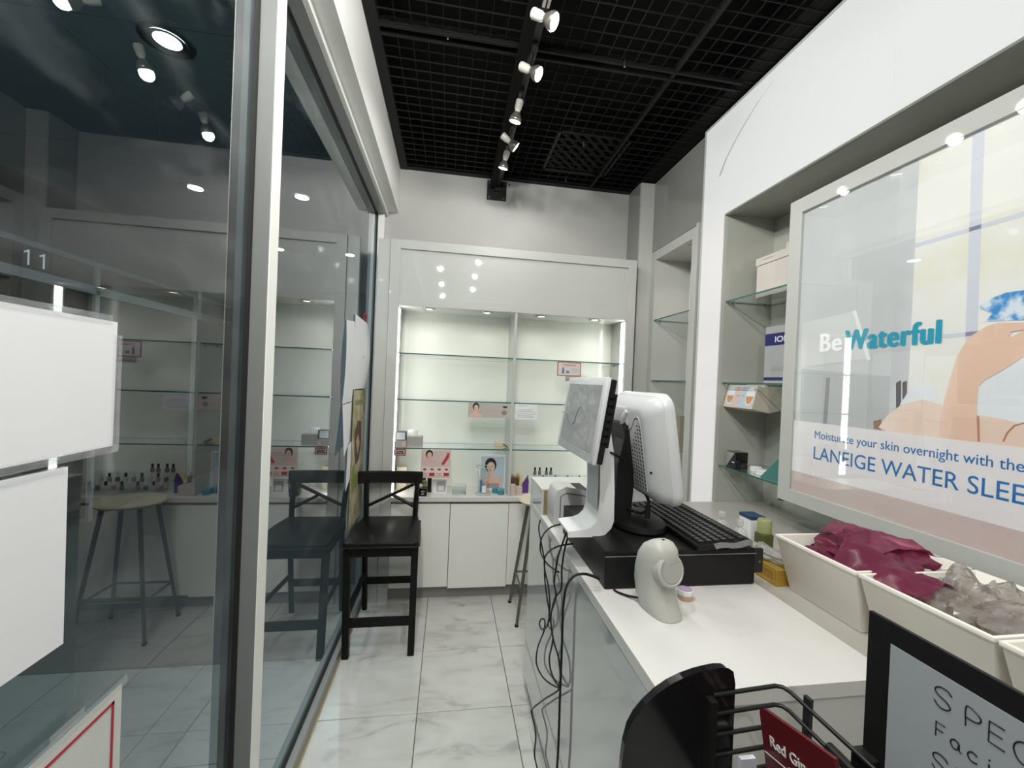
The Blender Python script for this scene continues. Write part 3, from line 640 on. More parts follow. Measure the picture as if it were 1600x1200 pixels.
part('niche_soffit', G().box(XN+.014, 1.795, YF+.002, YN, NZ-.002, NZ+.016), mat('niche_soffit', (.30, .30, .26), .2, coat=.3), nu)
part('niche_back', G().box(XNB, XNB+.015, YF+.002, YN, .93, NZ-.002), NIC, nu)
SYE = .9
for z in (2.038, 1.590, 1.134):
    shelf(nu, 1.49, XNB-.004, SYE, YN-.004, z)
    for x in (1.53, 1.73): part('shelf_pin', G().tube([(x, YN-.012, z-.014), (x, YN, z-.014)], .005, 8), CHROME, nu)
# curved shadow line on the fascia, laid on as a thin grey strip
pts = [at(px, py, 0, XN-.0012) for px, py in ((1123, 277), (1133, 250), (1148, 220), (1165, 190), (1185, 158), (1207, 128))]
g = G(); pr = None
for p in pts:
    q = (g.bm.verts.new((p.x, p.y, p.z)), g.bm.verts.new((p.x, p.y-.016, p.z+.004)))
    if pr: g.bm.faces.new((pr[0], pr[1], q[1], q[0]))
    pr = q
part('painted_shadow_line', g, mat('painted_shadow_grey', (.45, .45, .43), .5), nu)

# back counter ledge under the niche
LZ = .93
LEDGE = mat('ledge_laminate', (.42, .405, .37), .35, var=.02)
lc = thing('back_counter', (1.38, .5, 0), 'low off-white back counter with a grooved front edge under the niche', 'counter')
part('ledge_top', G().box(1.004, XNB-.002, YF+.01, YN-.002, LZ-.03, LZ), LEDGE, lc, bevel=.001)
part('front_lip', G().box(.980, 1.000, YF+.01, YN-.002, LZ-.03, LZ+.001), LEDGE, lc, bevel=.001)
part('groove', G().box(1.000, 1.004, YF+.01, YN-.002, LZ-.03, LZ-.006), GREYTOE, lc)
part('carcass', G().box(1.01, XNB, YF+.01, YN-.002, .08, LZ-.031), LAM, lc)
part('toe_kick', G().box(1.05, XNB, YF+.01, YN-.002, 0, .08), GREYTOE, lc)

# ---- goods in the niche
b = thing('lidded_box', (1.65, 1.90, 2.0385), 'white lidded storage box on the top niche shelf', 'box')
LB = mat('box_white', (.64, .60, .55), .45)
part('box', G().box(1.585, 1.70, 1.70, 1.975, 2.0385, 2.205), LB, b, bevel=.002); part('lid', G().box(1.58, 1.705, 1.695, 1.98, 2.2055, 2.245), LB, b, bevel=.002)
part('grip', G().box(1.5792, 1.5802, 1.86, 1.93, 2.226, 2.231), GREYP, b)
solo('white_carton', G().box(1.71, 1.768, 1.62, 1.93, 2.0385, 2.33), LB, 'taller off-white carton behind the lidded box on the top niche shelf', 'box', bevel=.002)
b = thing('blue_band_box', (1.66, 1.8, 1.5905), 'grey carton with navy bands lettered in white on the middle niche shelf', 'box')
part('carton', G().box(1.60, 1.70, 1.55, 1.912, 1.5905, 1.878), mat('carton_silver', (.40, .41, .42), .4), b, bevel=.0015)
NAVY = mat('navy_band', (.012, .018, .14), .35)
part('band', G().box(1.5988, 1.5999, 1.552, 1.910, 1.782, 1.842), NAVY, b); part('band', G().box(1.5988, 1.5999, 1.552, 1.910, 1.606, 1.622), NAVY, b)
text('lettering', 'IOPE', .028, (1.5984, 1.845, 1.797), (0, -1, 0), (0, 0, 1), PAPER, b, sx=-.105, bold=.0006)
for z, w_ in ((1.672, .12), (1.664, .09), (1.657, .11)): part('printed_line', G().box(1.5986, 1.5999, 1.86-w_, 1.86, z, z+.0025), GREYP, b)
# tester tray with printed compacts, hanging under the middle shelf
b = thing('tester_tray', (1.56, 1.98, 1.44), 'wedge-shaped cardboard tester tray with peach compacts printed on the front, below the middle niche shelf', 'tray')
TRX = 1.52
part('tray', G().prism([(1.50, 1.458), (1.60, 1.440), (1.68, 1.46), (1.69, 1.53), (1.53, 1.578)], 1, 1.86, 2.078), mat('tray_cream', (.62, .58, .48), .5), b)
# sloping printed front: plane from (1.50,1.458) to (1.53,1.578)
def tp(u, v, d=.001):   # u along -y from far edge, v up the slope
    n = Vector((-.97, 0, .243)); return Vector((1.50+.03*v, 2.078-u, 1.458+.12*v)) + n*d
def tpoly(n_, pts, m, d): part(n_, G().poly([tp(u, v, d) for u, v in pts]), m, b)
tpoly('printed_front', [(.0, .0), (.218, .0), (.218, 1), (.0, 1)], mat('tray_print', (.62, .56, .53), .4), .0006)
tpoly('printed_blue', [(.11, .04), (.17, .04), (.18, .98), (.115, .98)], mat('tray_print_blue', (.50, .60, .66), .4), .0010)
tpoly('printed_pink', [(.06, .04), (.11, .04), (.115, .98), (.075, .98)], mat('tray_print_pink', (.68, .55, .50), .4), .0010)
for uc in (.038, .182):
    c = [(uc+.030*math.cos(t*PI/12), .52+.40*math.sin(t*PI/12)) for t in range(24)]
    tpoly('printed_compact', c, PAPER, .0014)
    c = [(uc+.025*math.cos(PI+t*PI/12), .52+.33*math.sin(PI+t*PI/12)) for t in range(13)]
    tpoly('printed_powder', c, mat('peach_powder', (.62, .30, .15), .5), .0018)
for k, (u, v, l) in enumerate(((.077, .85, .026), (.077, .74, .018), (.118, .85, .030), (.118, .74, .026), (.085, .5, .02), (.125, .5, .02))): tpoly('printed_line', [(u, v), (u+l, v), (u+l, v+.05), (u, v+.05)], GREYP, .0014)
part('hanging_tab', G().box(1.60, 1.62, 1.90, 2.03, 1.545, 1.581), mat('tray_cream', (.6, .6, .5)), b)
b = thing('black_cube_box', (1.56, 2.03, 1.1345), 'black and silver cube carton at the end of the lowest niche shelf', 'box')
part('carton', G().box(1.505, 1.575, 1.965, 2.04, 1.1345, 1.222), BLKG, b, bevel=.001)
part('silver_face', G().poly([(1.5045, 2.039, 1.137), (1.5045, 2.039, 1.219), (1.5045, 1.975, 1.219)]), mat('silver_foil2', (.42, .43, .43), .25, .6), b)
part('printed_mark', G().box(1.5042, 1.5048, 1.975, 1.995, 1.165, 1.170), PAPER, b)
for k, (x, y, r) in enumerate(((1.60, 1.935, .030), (1.575, 1.855, .036))):
    q = thing('powder_compact', (x, y, 1.1345), ('small round white compact behind the black cube' if k == 0 else 'larger round white compact in the middle of the lowest niche shelf'), 'compact')
    part('case', G().lathe([(0, 0), (r, 0), (r*1.03, .006), (r, .012)], (x, y, 1.1345), 22), WHP, q, smooth=35); part('lid', G().lathe([(r*.98, .0125), (r*.98, .018), (r*.8, .022), (0, .022)], (x, y, 1.1345), 22), PAPER, q, smooth=35)
b = thing('framed_plaque', (1.72, 1.82, 1.1345), 'brown framed plaque lying back against the niche wall', 'plaque')
q = Matrix.Translation((1.715, 1.80, 1.1355)) @ Matrix.Rotation(.5, 4, 'Y')
part('frame', G().box(-.006, .006, -.11, .11, 0, .10).xf(q), mat('brown_frame', (.22, .13, .08), .5), b); part('face', G().box(-.0075, -.0063, -.10, .10, .008, .092).xf(q), mat('plaque_face', (.55, .53, .48), .4), b)
b = solo('teal_card', G().prism([(1.800, 1.1345), (1.600, 1.1345), (1.600, 1.335)], 0, 1.512, 1.524), mat('teal_card', (.05, .20, .20), .5), 'teal triangular card standing on the lowest niche shelf beside the poster', 'card')

# ================================================================== LIGHT BOX POSTER
PX = 1.44; PY0, PY1, PZ0, PZ1 = 1.610, .02, 1.086, 2.372
po = thing('light_box_poster', (1.46, .8, PZ0), 'big white framed light box poster reading Be Waterful, with an arm and a white shirt', 'poster')
FW = .062
part('frame_side', G().box(PX, 1.484, PY0-FW, PY0, PZ0, PZ1), LAM, po, bevel=.002); part('frame_side', G().box(PX, 1.484, PY1, PY1+FW, PZ0, PZ1), LAM, po, bevel=.002)
part('frame_top', G().box(PX, 1.484, PY1+FW, PY0-FW, PZ1-FW, PZ1), LAM, po, bevel=.002); part('frame_bottom', G().box(PX, 1.484, PY1+FW, PY0-FW, PZ0, PZ0+FW*.9), LAM, po, bevel=.002)
for y in (1.45, .3): part('wall_bracket', G().box(1.484, XNB, y-.02, y+.02, 1.75, 1.78), BLKM, po)
part('corner_clip', G().box(PX+.002, PX+.02, PY0-.02, PY0-.004, PZ0-.006, PZ0), BLK, po)
IY0, IY1, IZ0, IZ1 = PY0-FW, PY1+FW, PZ0+FW*.9, PZ1-FW
PR = PX+.014                                           # print plane
GL = .22
def flat(n, pts, m, lay): return part(n, G().prism([(y, z) for y, z in pts], 0, PR-.0006*lay-.0004, PR-.0006*lay), m, po)
def pxs(*p): return [tuple(at(a, b_, 0, PX+.01))[1:] for a, b_ in p]
def clampz(P): return [(min(max(y, IY1), IY0), min(max(z, IZ0), IZ1)) for y, z in P]
ROOM = print_mat('print_room_grey', (.50, .51, .51), (.58, .59, .60), 1.5, glow=GL*.9)
flat('print_ground', [(IY0, IZ0), (IY1, IZ0), (IY1, IZ1), (IY0, IZ1)], ROOM, 0)
WIN = print_mat('print_window', (.72, .70, .66), (.60, .58, .36), 4.0, .52, .80, GL)
wl = 1.118
flat('print_window_view', [(wl, 1.42), (IY1, 1.42), (IY1, IZ1), (wl, IZ1)], WIN, 1)
LAV = print_mat('print_lavender_bar', (.56, .57, .64), None, glow=GL)
flat('print_window_bar', [(.975, 1.70), (.948, 1.70), (.955, IZ1), (.982, IZ1)], LAV, 2)
flat('print_window_bar', [(wl, 1.728), (IY1, 1.745), (IY1, 1.757), (wl, 1.740)], LAV, 2)
flat('print_window_bar', [(wl, 2.028), (IY1, 2.040), (IY1, 2.052), (wl, 2.040)], LAV, 2)
flat('print_curtain', [(wl+.055, 1.42), (wl, 1.42), (wl, IZ1), (wl+.055, IZ1)], print_mat('print_curtain', (.49, .50, .51), (.57, .58, .59), 6, glow=GL*.9), 2)
# faint blurred furniture at the left
FUR = print_mat('print_furniture', (.45, .46, .465), None, glow=GL*.85)
flat('print_cupboard', pxs((1251, 576), (1410, 590), (1410, 700), (1248, 680)), FUR, 1)
flat('print_panel', pxs((1252, 505), (1335, 486), (1358, 560), (1252, 574)), print_mat('print_pale_panel', (.60, .60, .59), None, glow=GL*.9), 2)
flat('print_panel_edge', pxs((1331, 486), (1337, 485), (1360, 562), (1354, 564)), print_mat('print_pale_edge', (.72, .71, .69), None, glow=GL), 3)
flat('print_stem', pxs((1290, 590), (1296, 590), (1291, 662), (1285, 662)), print_mat('print_grey_stem', (.28, .28, .28), None, glow=GL*.7), 2)
for a, b_ in ((1399, 1407), (1409, 1416)): flat('print_book', pxs((a, 598), (b_, 594), (b_, 640), (a, 640)), print_mat('print_dark_book', (.12, .12, .14), (.3, .12, .12), 30, glow=GL*.5), 2)
flat('print_block', pxs((1364, 658), (1376, 655), (1376, 672), (1364, 670)), print_mat('print_brown', (.30, .17, .13), None, glow=GL*.6), 2)
# person cropped by the poster edge: shirt, arms, hand, blue towel
SHIRT = print_mat('print_shirt', (.66, .68, .70), (.76, .77, .79), 5, glow=GL); SK1 = print_mat('print_arm', (.70, .48, .37), (.78, .60, .50), 4, glow=GL*.95); SK2 = print_mat('print_arm_far', (.72, .55, .46), (.78, .66, .58), 4, glow=GL*.95)
y_end = IY1
flat('print_sleeve', pxs((1405, 632), (1420, 610), (1438, 600), (1462, 604), (1466, 640), (1440, 650)), SHIRT, 3)
flat('print_far_arm', pxs((1372, 668), (1385, 650), (1408, 632), (1440, 624), (1470, 632), (1474, 690), (1420, 690)), SK2, 4)
bz = 1.432
flat('print_shirt_body', clampz(pxs((1520, 600), (1530, 580), (1560, 560), (1600, 545))+[(IY1, 1.78), (IY1, bz)]+pxs((1524, 690))), SHIRT, 3)
flat('print_lower_arm', clampz(pxs((1526, 648), (1570, 655), (1600, 665))+[(IY1, 1.55), (IY1, bz)]+pxs((1522, 692))), SK2, 5)
flat('print_fore_arm', clampz(pxs((1482, 600), (1494, 560), (1512, 528), (1522, 522), (1540, 510), (1560, 504), (1600, 504), (1600, 515), (1580, 518), (1575, 527), (1582, 526), (1600, 516), (1600, 556), (1570, 576), (1538, 594), (1528, 604), (1526, 640), (1528, 692), (1466, 684), (1472, 640))), SK1, 6)
flat('print_bracelet', pxs((1566, 690), (1572, 676), (1584, 664), (1600, 660), (1600, 662), (1586, 666), (1575, 677), (1569, 690)), print_mat('print_bracelet', (.45, .22, .14), None, glow=GL*.6), 6)
flat('print_arm_crease', pxs((1526, 650), (1530, 650), (1531, 690), (1528, 690)), print_mat('print_crease', (.50, .24, .17), None, glow=GL*.6), 7)
TOW = print_mat('print_blue_towel', (.05, .25, .55), (.62, .68, .74), 26, .42, .58, GL)
flat('print_towel', clampz(pxs((1530, 478), (1545, 467), (1572, 457), (1600, 453))+[(.60, 1.95), (.45, 1.95), (.40, 1.80)]+pxs((1600, 500), (1570, 501), (1538, 502), (1550, 490), (1532, 482))), TOW, 4)
# lower bands
flat('print_white_band', [(IY0, 1.222), (IY1, 1.222), (IY1, 1.4335), (IY0, 1.4335)], print_mat('print_white', (.72, .68, .68), None, glow=GL), 8)
flat('print_pink_band', [(IY0, IZ0), (IY1, IZ0), (IY1, 1.222), (IY0, 1.222)], print_mat('print_pink_band', (.56, .45, .42), (.60, .50, .47), 3, glow=GL*.8), 8)
TEAL = print_mat('print_teal_letters', (.025, .30, .42), None, glow=GL*.8); BLUE = print_mat('print_blue_letters', (.02, .16, .42), None, glow=GL*.6); WHT = print_mat('print_white_letters', (.85, .85, .85), None, glow=GL*1.1)
XD, ZD = (0, -1, 0), (0, 0, 1); tx = PR-.0056
yk = lambda y: y*(PX+.01)/1.44
text('lettering', 'Be', .070, (tx+.003, 1.440, 1.716), XD, ZD, WHT, po, sx=-.086, spacing=1.12, fat=.0042, ext=0)
text('lettering', 'Waterful', .070, (tx+.003, 1.335, 1.717), XD, ZD, TEAL, po, sx=-.298, spacing=1.12, fat=.0052, ext=0)
text('lettering', 'Moisturize your skin overnight with the', .030, (tx, 1.445, 1.372), XD, ZD, BLUE, po, sx=-.608)
text('lettering', 'LANEIGE WATER SLEEPING', .0495, (tx, 1.446, 1.290), XD, ZD, BLUE, po, sx=-.755)
part('cover_glass', G().box(PX+.003, PX+.006, IY1, IY0, IZ0, IZ1), POSTG, po)

# ================================================================== SERVICE COUNTER
CZ = .95; CX0, CX1, CY0, CY1 = .436, .972, .742, 2.055
ct = thing('service_counter', ((CX0+CX1)/2, 1.4, 0), 'glossy grey-white service counter with white top running down the room', 'counter')
CFACE = mat('counter_gloss', (.50, .53, .52), .06, coat=.8, var=.02)
part('front_panel', G().box(CX0, CX0+.018, CY0+.004, CY1, .06, CZ-.032), CFACE, ct)
part('end_panel', G().box(CX0+.018, CX1-.004, CY0+.004, CY0+.022, 0, CZ-.032), mat('counter_end_panel', (.60, .60, .56), .2), ct)
part('end_panel', G().box(CX0+.018, CX1-.004, CY1-.018, CY1, 0, CZ-.032), CFACE, ct)
part('carcass', G().box(CX0+.018, CX1-.004, CY0+.022, CY1-.018, .06, CZ-.032), LAM, ct)
part('toe_kick', G().box(CX0+.012, CX1-.01, CY0+.03, CY1-.02, 0, .06), GREYTOE, ct)
part('counter_top', G().box(CX0-.003, CX1, CY0, CY1+.003, CZ-.032, CZ), STONE, ct, bevel=.001)
# raised ledge box at the far end
rb = part('raised_ledge', G().box(CX0-.002, CX1, 1.822, CY1+.002, CZ+.0005, 1.062), CFACE, ct)
part('ledge_top', G().box(CX0-.003, CX1, 1.820, CY1+.003, 1.062, 1.068), STONE, rb)
part('wood_core', G().box(CX0+.010, CX0+.026, 1.8195, 1.822, CZ+.001, 1.062), WOODE, rb)

# receipt printer
pr = thing('receipt_printer', (.53, 1.73, CZ), 'grey receipt printer with rounded front edge on the counter by the raised ledge', 'printer')
part('body', G().prism([(.458, CZ+.001), (.62, CZ+.001), (.62, 1.092), (.500, 1.112), (.468, 1.098), (.456, 1.05)], 1, 1.655, 1.812), mat('printer_grey', (.64, .64, .62), .45), pr, bevel=.008, seg=3, smooth=40)
part('lid_seam', G().tube([(.476, 1.6545, CZ+.01), (.476, 1.6545, 1.08), (.50, 1.6545, 1.094), (.61, 1.6545, 1.078)], .0015, 6), BLK, pr)
part('paper_slot', G().box(.53, .60, 1.68, 1.79, 1.0995, 1.108).xf(Matrix.Translation((0, 0, -.005))), BLK, pr)

# cash drawer
DZ = 1.062
dr = thing('cash_drawer', (.71, 1.37, CZ), 'black steel cash drawer under the till screens', 'cash drawer')
part('body', G().box(.474, .962, 1.148, 1.60, CZ+.001, DZ), BLK, dr, bevel=.004)
part('bracket', G().box(.962, .990, 1.150, 1.162, CZ+.035, DZ-.003), BLKM, dr, bevel=.001)
part('bracket_screw', G().tube([(.978, 1.1485, CZ+.07), (.978, 1.150, CZ+.07)], .003, 8), CHROME, dr)
part('lid_seam', G().box(.472, .964, 1.1472, 1.1478, DZ-.016, DZ-.0145), GREYP, dr)

# customer display on a white stand
cu = thing('customer_display', (.48, 1.335, DZ), 'plastic-wrapped customer display on a white curved stand at the counter edge', 'display')
prof = [(.398, DZ+.001), (.488, DZ+.001), (.516, DZ+.008), (.534, DZ+.026), (.542, 1.11), (.540, 1.20), (.532, 1.33), (.520, 1.39), (.498, 1.418), (.465, 1.418), (.462, 1.38), (.482, 1.37), (.494, 1.33), (.499, 1.20), (.496, 1.125), (.488, 1.103), (.472, 1.088), (.450, 1.080), (.398, 1.074)]
part('stand', G().prism([(x, z) for x, z in prof], 1, 1.268, 1.412), WHP, cu, bevel=.004, seg=2, smooth=40)
part('stand_inset', G().prism([(.4935, 1.14), (.4945, 1.14), (.4935, 1.33), (.4925, 1.33)], 1, 1.285, 1.385), SILV, cu)
Q = Matrix.Translation((.446, 1.335, 1.443)) @ Matrix.Rotation(math.radians(8), 4, 'Y')
part('screen_bezel', G().box(-.010, .004, -.192, .192, -.130, .130).xf(Q), SILVL, cu, bevel=.004, seg=2, smooth=40)
part('screen_back', G().box(.004, .024, -.188, .188, -.126, .126).xf(Q), BLK, cu, bevel=.004)
part('screen', G().box(-.0112, -.0102, -.165, .165, -.100, .105).xf(Q), mat('dead_screen', (.20, .205, .205), .15), cu)
for k in range(7): part('side_button', G().box(.006, .022, -.1955, -.187, -.06+k*.022, -.048+k*.022).xf(Q), BLK, cu)
part('button_bar', G().box(.020, .032, -.190, -.120, -.075, .085).xf(Q), BLK, cu, bevel=.003)
FILM = film_mat('clear_wrap', (.93, .94, .94), .20, .08, (.75, .76, .76))
def wrapf(u, v):
    a, b_ = -.19+.38*u, -.127+.254*v
    d = .018*noise.noise(Vector((a*9, b_*9, 3)))+.008*noise.noise(Vector((a*25, b_*22, 7)))
    e = min(u, 1-u, v, 1-v); k = min(1, e/.08)
    return Q @ Vector((-.0165-abs(d)*k, a, b_))
part('plastic_wrap', G().grid(wrapf, 26, 20), FILM, cu, smooth=70)
part('crease_reflection', G().tube([Q @ Vector((-.025, y, z)) for y, z in ((.16, -.005), (.09, -.005), (.06, -.03), (0, -.03), (-.02, .01), (-.05, .03), (-.09, .01), (-.13, -.0))], .0011, 6, smooth=4), mat('crease_reflection_grey', (.10, .10, .10), .3), cu)  # dark reflection along a wrap crease, drawn as a thin dark tube
part('tail_cable', G().tube([(.50, 1.30, 1.34), (.53, 1.265, 1.33), (.56, 1.27, 1.315), (.58, 1.30, 1.30)], .004, 6, smooth=4), BLK, cu)

# till terminal
ti = thing('till_terminal', (.655, 1.36, DZ), 'silver-backed touch screen till with rows of vent holes on a black base', 'till')
part('base', G().lathe([(0, 0), (.105, 0), (.112, .008), (.108, .022), (.080, .036), (.04, .044), (0, .046)], (.672, 1.375, DZ+.001), 28, .86, 1.15), BLK, ti, smooth=40)
part('neck', G().prism([(.575, DZ+.03), (.620, DZ+.03), (.628, 1.24), (.655, 1.36), (.600, 1.38), (.578, 1.28)], 1, 1.318, 1.41), BLK, ti, bevel=.006)
T = Matrix.Translation((.672, 1.350, 1.350)) @ Matrix.Rotation(math.radians(-9), 4, 'Y')
def rrect(hy, hz, r, n=6):
    P = []
    for cy, cz, a0 in ((hy-r, hz-r, 0), (-hy+r, hz-r, PI/2), (-hy+r, -hz+r, PI), (hy-r, -hz+r, 1.5*PI)):
        for k in range(n+1): P.append((cy+r*math.cos(a0+k*PI/2/n), cz+r*math.sin(a0+k*PI/2/n)))
    return P
def loft(rings):   # rings: list of (x, outline)
    g = G(); prev = None
    for x, o in rings:
        V = [g.bm.verts.new((x, y, z)) for y, z in o]
        if prev:
            for i in range(len(V)): g.bm.faces.new((prev[i], prev[(i+1) % len(V)], V[(i+1) % len(V)], V[i]))
        else: g.bm.faces.new(V)
        prev = V
    g.bm.faces.new(prev); return g
part('front_bezel', loft([(-.004, rrect(.182, .172, .045)), (.006, rrect(.188, .178, .048)), (.026, rrect(.188, .178, .048)), (.034, rrect(.180, .170, .045))]).xf(T), SILVL, ti, smooth=50)
part('rear_shell', loft([(-.004, rrect(.181, .171, .045)), (-.030, rrect(.174, .164, .045)), (-.052, rrect(.150, .142, .04)), (-.058, rrect(.135, .13, .035))]).xf(T), SILV, ti, smooth=50)
part('touch_screen', G().box(.034, .0352, -.155, .155, -.120, .120).xf(T), BLKG, ti)
hump = part('rear_hump', loft([(-.055, rrect(.085, .10, .03)), (-.072, rrect(.075, .09, .028))]).xf(T @ Matrix.Translation((0, .045, -.01))), BLK, ti, smooth=50)
part('rear_panel', loft([(-.056, rrect(.085, .035, .012)), (-.062, rrect(.080, .031, .012))]).xf(T @ Matrix.Translation((0, .05, .105))), SILV, ti, smooth=50)
part('carry_ridge', G().tube([(-.058, -.035, .125), (-.066, -.02, .105), (-.064, .0, .075)], .008, 8, smooth=4).xf(T), SILVL, ti, smooth=60)
g = G()
for i in range(5):
    for j in range(17):
        y, z = -.118+i*.0175, -.118+j*.0125
        if j > 16-2*max(0, i-1): continue
        g.tube([(-.0592, y, z), (-.0575, y, z)], .0034, 6)
part('vent_holes', g.xf(T), GASK, ti, kind='stuff')
part('shell_seam', G().tube([(-.0585, .02, .062), (-.0588, -.05, .066), (-.0588, -.09, .105), (-.0588, -.122, .10), (-.0588, -.128, .0), (-.0588, -.128, -.125)], .0018, 6, smooth=4).xf(T), GREYP, ti)
part('screw', G().tube([(-.0535, -.150, -.06), (-.045, -.150, -.06)], .004, 8).xf(T), BLK, ti)
part('loose_cable', G().tube([(.60, 1.33, 1.14), (.64, 1.27, 1.135), (.655, 1.25, 1.17), (.645, 1.26, 1.205)], .005, 6, smooth=4), BLK, ti)
part('cable_plug', G().tube([(.652, 1.253, 1.125), (.653, 1.252, 1.165)], .009, 8), BLK, ti)

# keyboard, long side down the room
kb = thing('keyboard', (.845, 1.335, DZ), 'black wired keyboard lying on the cash drawer behind the till screen', 'keyboard')
KA, KB, KY0, KY1 = .752, .938, 1.128, 1.575
KT = Matrix.Translation((.752, 0, DZ+.001)) @ Matrix.Rotation(math.radians(-4), 4, 'Y') @ Matrix.Translation((-.752, 0, 0))
part('case', G().box(KA, KB, KY0, KY1, .002, .019).xf(KT), BLK, kb, bevel=.004)
ROWS = [.775, .800, .825, .850, .875, .908]
KEYM = mat('key_black', (.022, .022, .022), .3)
for r, x in enumerate(ROWS):
    g = G(); y = KY0+.012; k = 0
    while y < KY1-.03:
        wd = .018 if not (r == 0 and 5 <= k < 6) else .10
        g.prism([(x-.009, .019), (x+.009, .019), (x+.0075, .026), (x-.0075, .026)], 1, y, y+wd-.0022); y += wd+.0015; k += 1
    part('key_row', g.xf(KT), KEYM, kb)
part('film_edge', G().grid(lambda u, v: KT @ Vector((KA+.05+.13*u, KY0-.004-.012*v, .022+.003*math.sin(9*u)-.012*v)), 10, 3), FILM, kb)

# barcode scanner
sc = thing('barcode_scanner', (.585, 1.03, CZ), 'pale grey presentation barcode scanner standing at the front of the counter', 'scanner')
a = PI*.02
SCM = Matrix.Translation((.583, 1.035, CZ+.001)) @ Matrix.Rotation(math.radians(12), 4, 'Z')
rings = []
for z, hw, yb, yf in ((0, .040, .050, -.066), (.006, .042, .054, -.064), (.035, .046, .066, -.040), (.070, .048, .072, -.028), (.105, .048, .072, -.034), (.140, .046, .064, -.042), (.168, .040, .046, -.038), (.184, .029, .022, -.026), (.190, .014, .006, -.010)):
    n = 20; cy, ry = (yb+yf)/2, (yb-yf)/2
    ring = []
    for k in range(n):
        t = 2*PI*k/n; c_, s_ = math.cos(t), math.sin(t)
        e = .75
        ring.append((hw*math.copysign(abs(c_)**e, c_), cy+ry*math.copysign(abs(s_)**e, s_), z))
    rings.append(ring)
g = G(); prev = None
for ring in rings:
    V = [g.bm.verts.new(p) for p in ring]
    if prev:
        for i in range(20): g.bm.faces.new((prev[i], prev[(i+1) % 20], V[(i+1) % 20], V[i]))
    else: g.bm.faces.new(V[::-1])
    prev = V
g.bm.faces.new(prev)
part('body', g.xf(SCM), SCAN, sc, smooth=55)
part('head_disc', G().lathe([(.043, -.012), (.042, .008), (.036, .012), (.034, .010), (0, .010)], (0, 0, 0), 24).xf(SCM @ Matrix.Translation((0, -.032, .120)) @ Matrix.Rotation(math.radians(78), 4, 'X')), SCAN, sc, smooth=40)
part('lens_window', G().lathe([(.031, .0115), (0, .0122)], (0, 0, 0), 24).xf(SCM @ Matrix.Translation((0, -.032, .120)) @ Matrix.Rotation(math.radians(78), 4, 'X')), SCANL, sc)
part('indicator', G().tube([(0, -.006, .189), (0, -.006, .1915)], .004, 8).xf(SCM), BLK, sc)
part('tail_cable', G().tube([(.545, 1.075, CZ+.012), (.525, 1.10, CZ+.006), (.505, 1.125, CZ+.004), (.50, 1.14, CZ+.004)], .003, 6, smooth=4), BLK, sc)

# small cosmetic jar
jr = thing('powder_jar', (.690, 1.082, CZ), 'tiny peach jar with lilac lid beside the barcode scanner', 'jar')
part('jar', G().lathe([(0, 0), (.0195, 0), (.020, .002), (.020, .013)], (.690, 1.085, CZ+.001), 20), mat('peach_jar', (.62, .38, .28), .35), jr, smooth=35)
part('rim', G().lathe([(.0212, .0132), (.0212, .025), (.0195, .0265)], (.690, 1.085, CZ+.001), 20), WHP, jr, smooth=35)
part('lid_label', G().lathe([(.0195, .0266), (.017, .0272), (0, .0272)], (.690, 1.085, CZ+.001), 20), mat('lilac_label', (.42, .32, .46), .4), jr, smooth=35)

# ---- cables hanging in front of the counter
def z8(L): return [(800+a/3.636, 760+b_/3.636) for a, b_ in L]
CB = {
 'thin black cable with a plug hanging from the counter edge and looping near the floor': [(175, 160), (152, 230), (168, 330), (184, 420), (186, 520), (200, 640), (212, 720), (200, 790), (172, 812), (156, 785), (165, 755), (185, 760), (182, 820), (145, 920), (140, 1010), (180, 1090), (255, 1140), (268, 1115)],
 'black cable making the wide upper arc over the counter edge': [(345, 205), (225, 230), (170, 290), (162, 370), (200, 440), (266, 487)],
 'short black cable curving left from the drawer into the bundle': [(345, 325), (250, 345), (190, 395), (186, 470), (205, 560), (215, 660), (210, 740)],
 'black cable dropping straight through the middle of the bundle': [(322, 210), (295, 300), (262, 400), (240, 540), (250, 620), (222, 720), (212, 765)],
 'black cable with two bends ending in the low loop by the floor': [(345, 218), (305, 330), (283, 470), (280, 580), (242, 640), (220, 750), (232, 870), (212, 980), (228, 1070), (268, 1132), (270, 1000), (240, 890), (222, 800)],
 'thick black cable arching off the counter and running straight down to the floor': [(495, 525), (420, 498), (350, 512), (306, 580), (290, 700), (285, 850), (280, 1000), (272, 1200), (262, 1500), (240, 1800)],
 'black cable kinking sideways low on the counter front': [(270, 1130), (255, 1165), (190, 1205), (118, 1262), (112, 1290), (135, 1400), (125, 1600), (140, 1850)],
}
for i, (lb, L) in enumerate(CB.items()):
    P = []
    for j, (a, b_) in enumerate(z8(L)):
        p = at(a, b_, 0, .418-.003*(i % 4))
        p.z = max(p.z, .006)
        if i in (0, 1, 2, 3, 4, 5) and j == 0: p = at(a, b_, 0, .452)
        P.append(p)
    t = solo('cable', G().tube(P, .0042 if i == 5 else .0032, 7, smooth=6), BLK, lb, 'cable', 'cables hanging from the counter', smooth=60)
    if i == 0:
        part('plug', G().tube([at(848, 806, 0, .455), at(857, 795, 0, .47)], .008, 8), BLK, t)

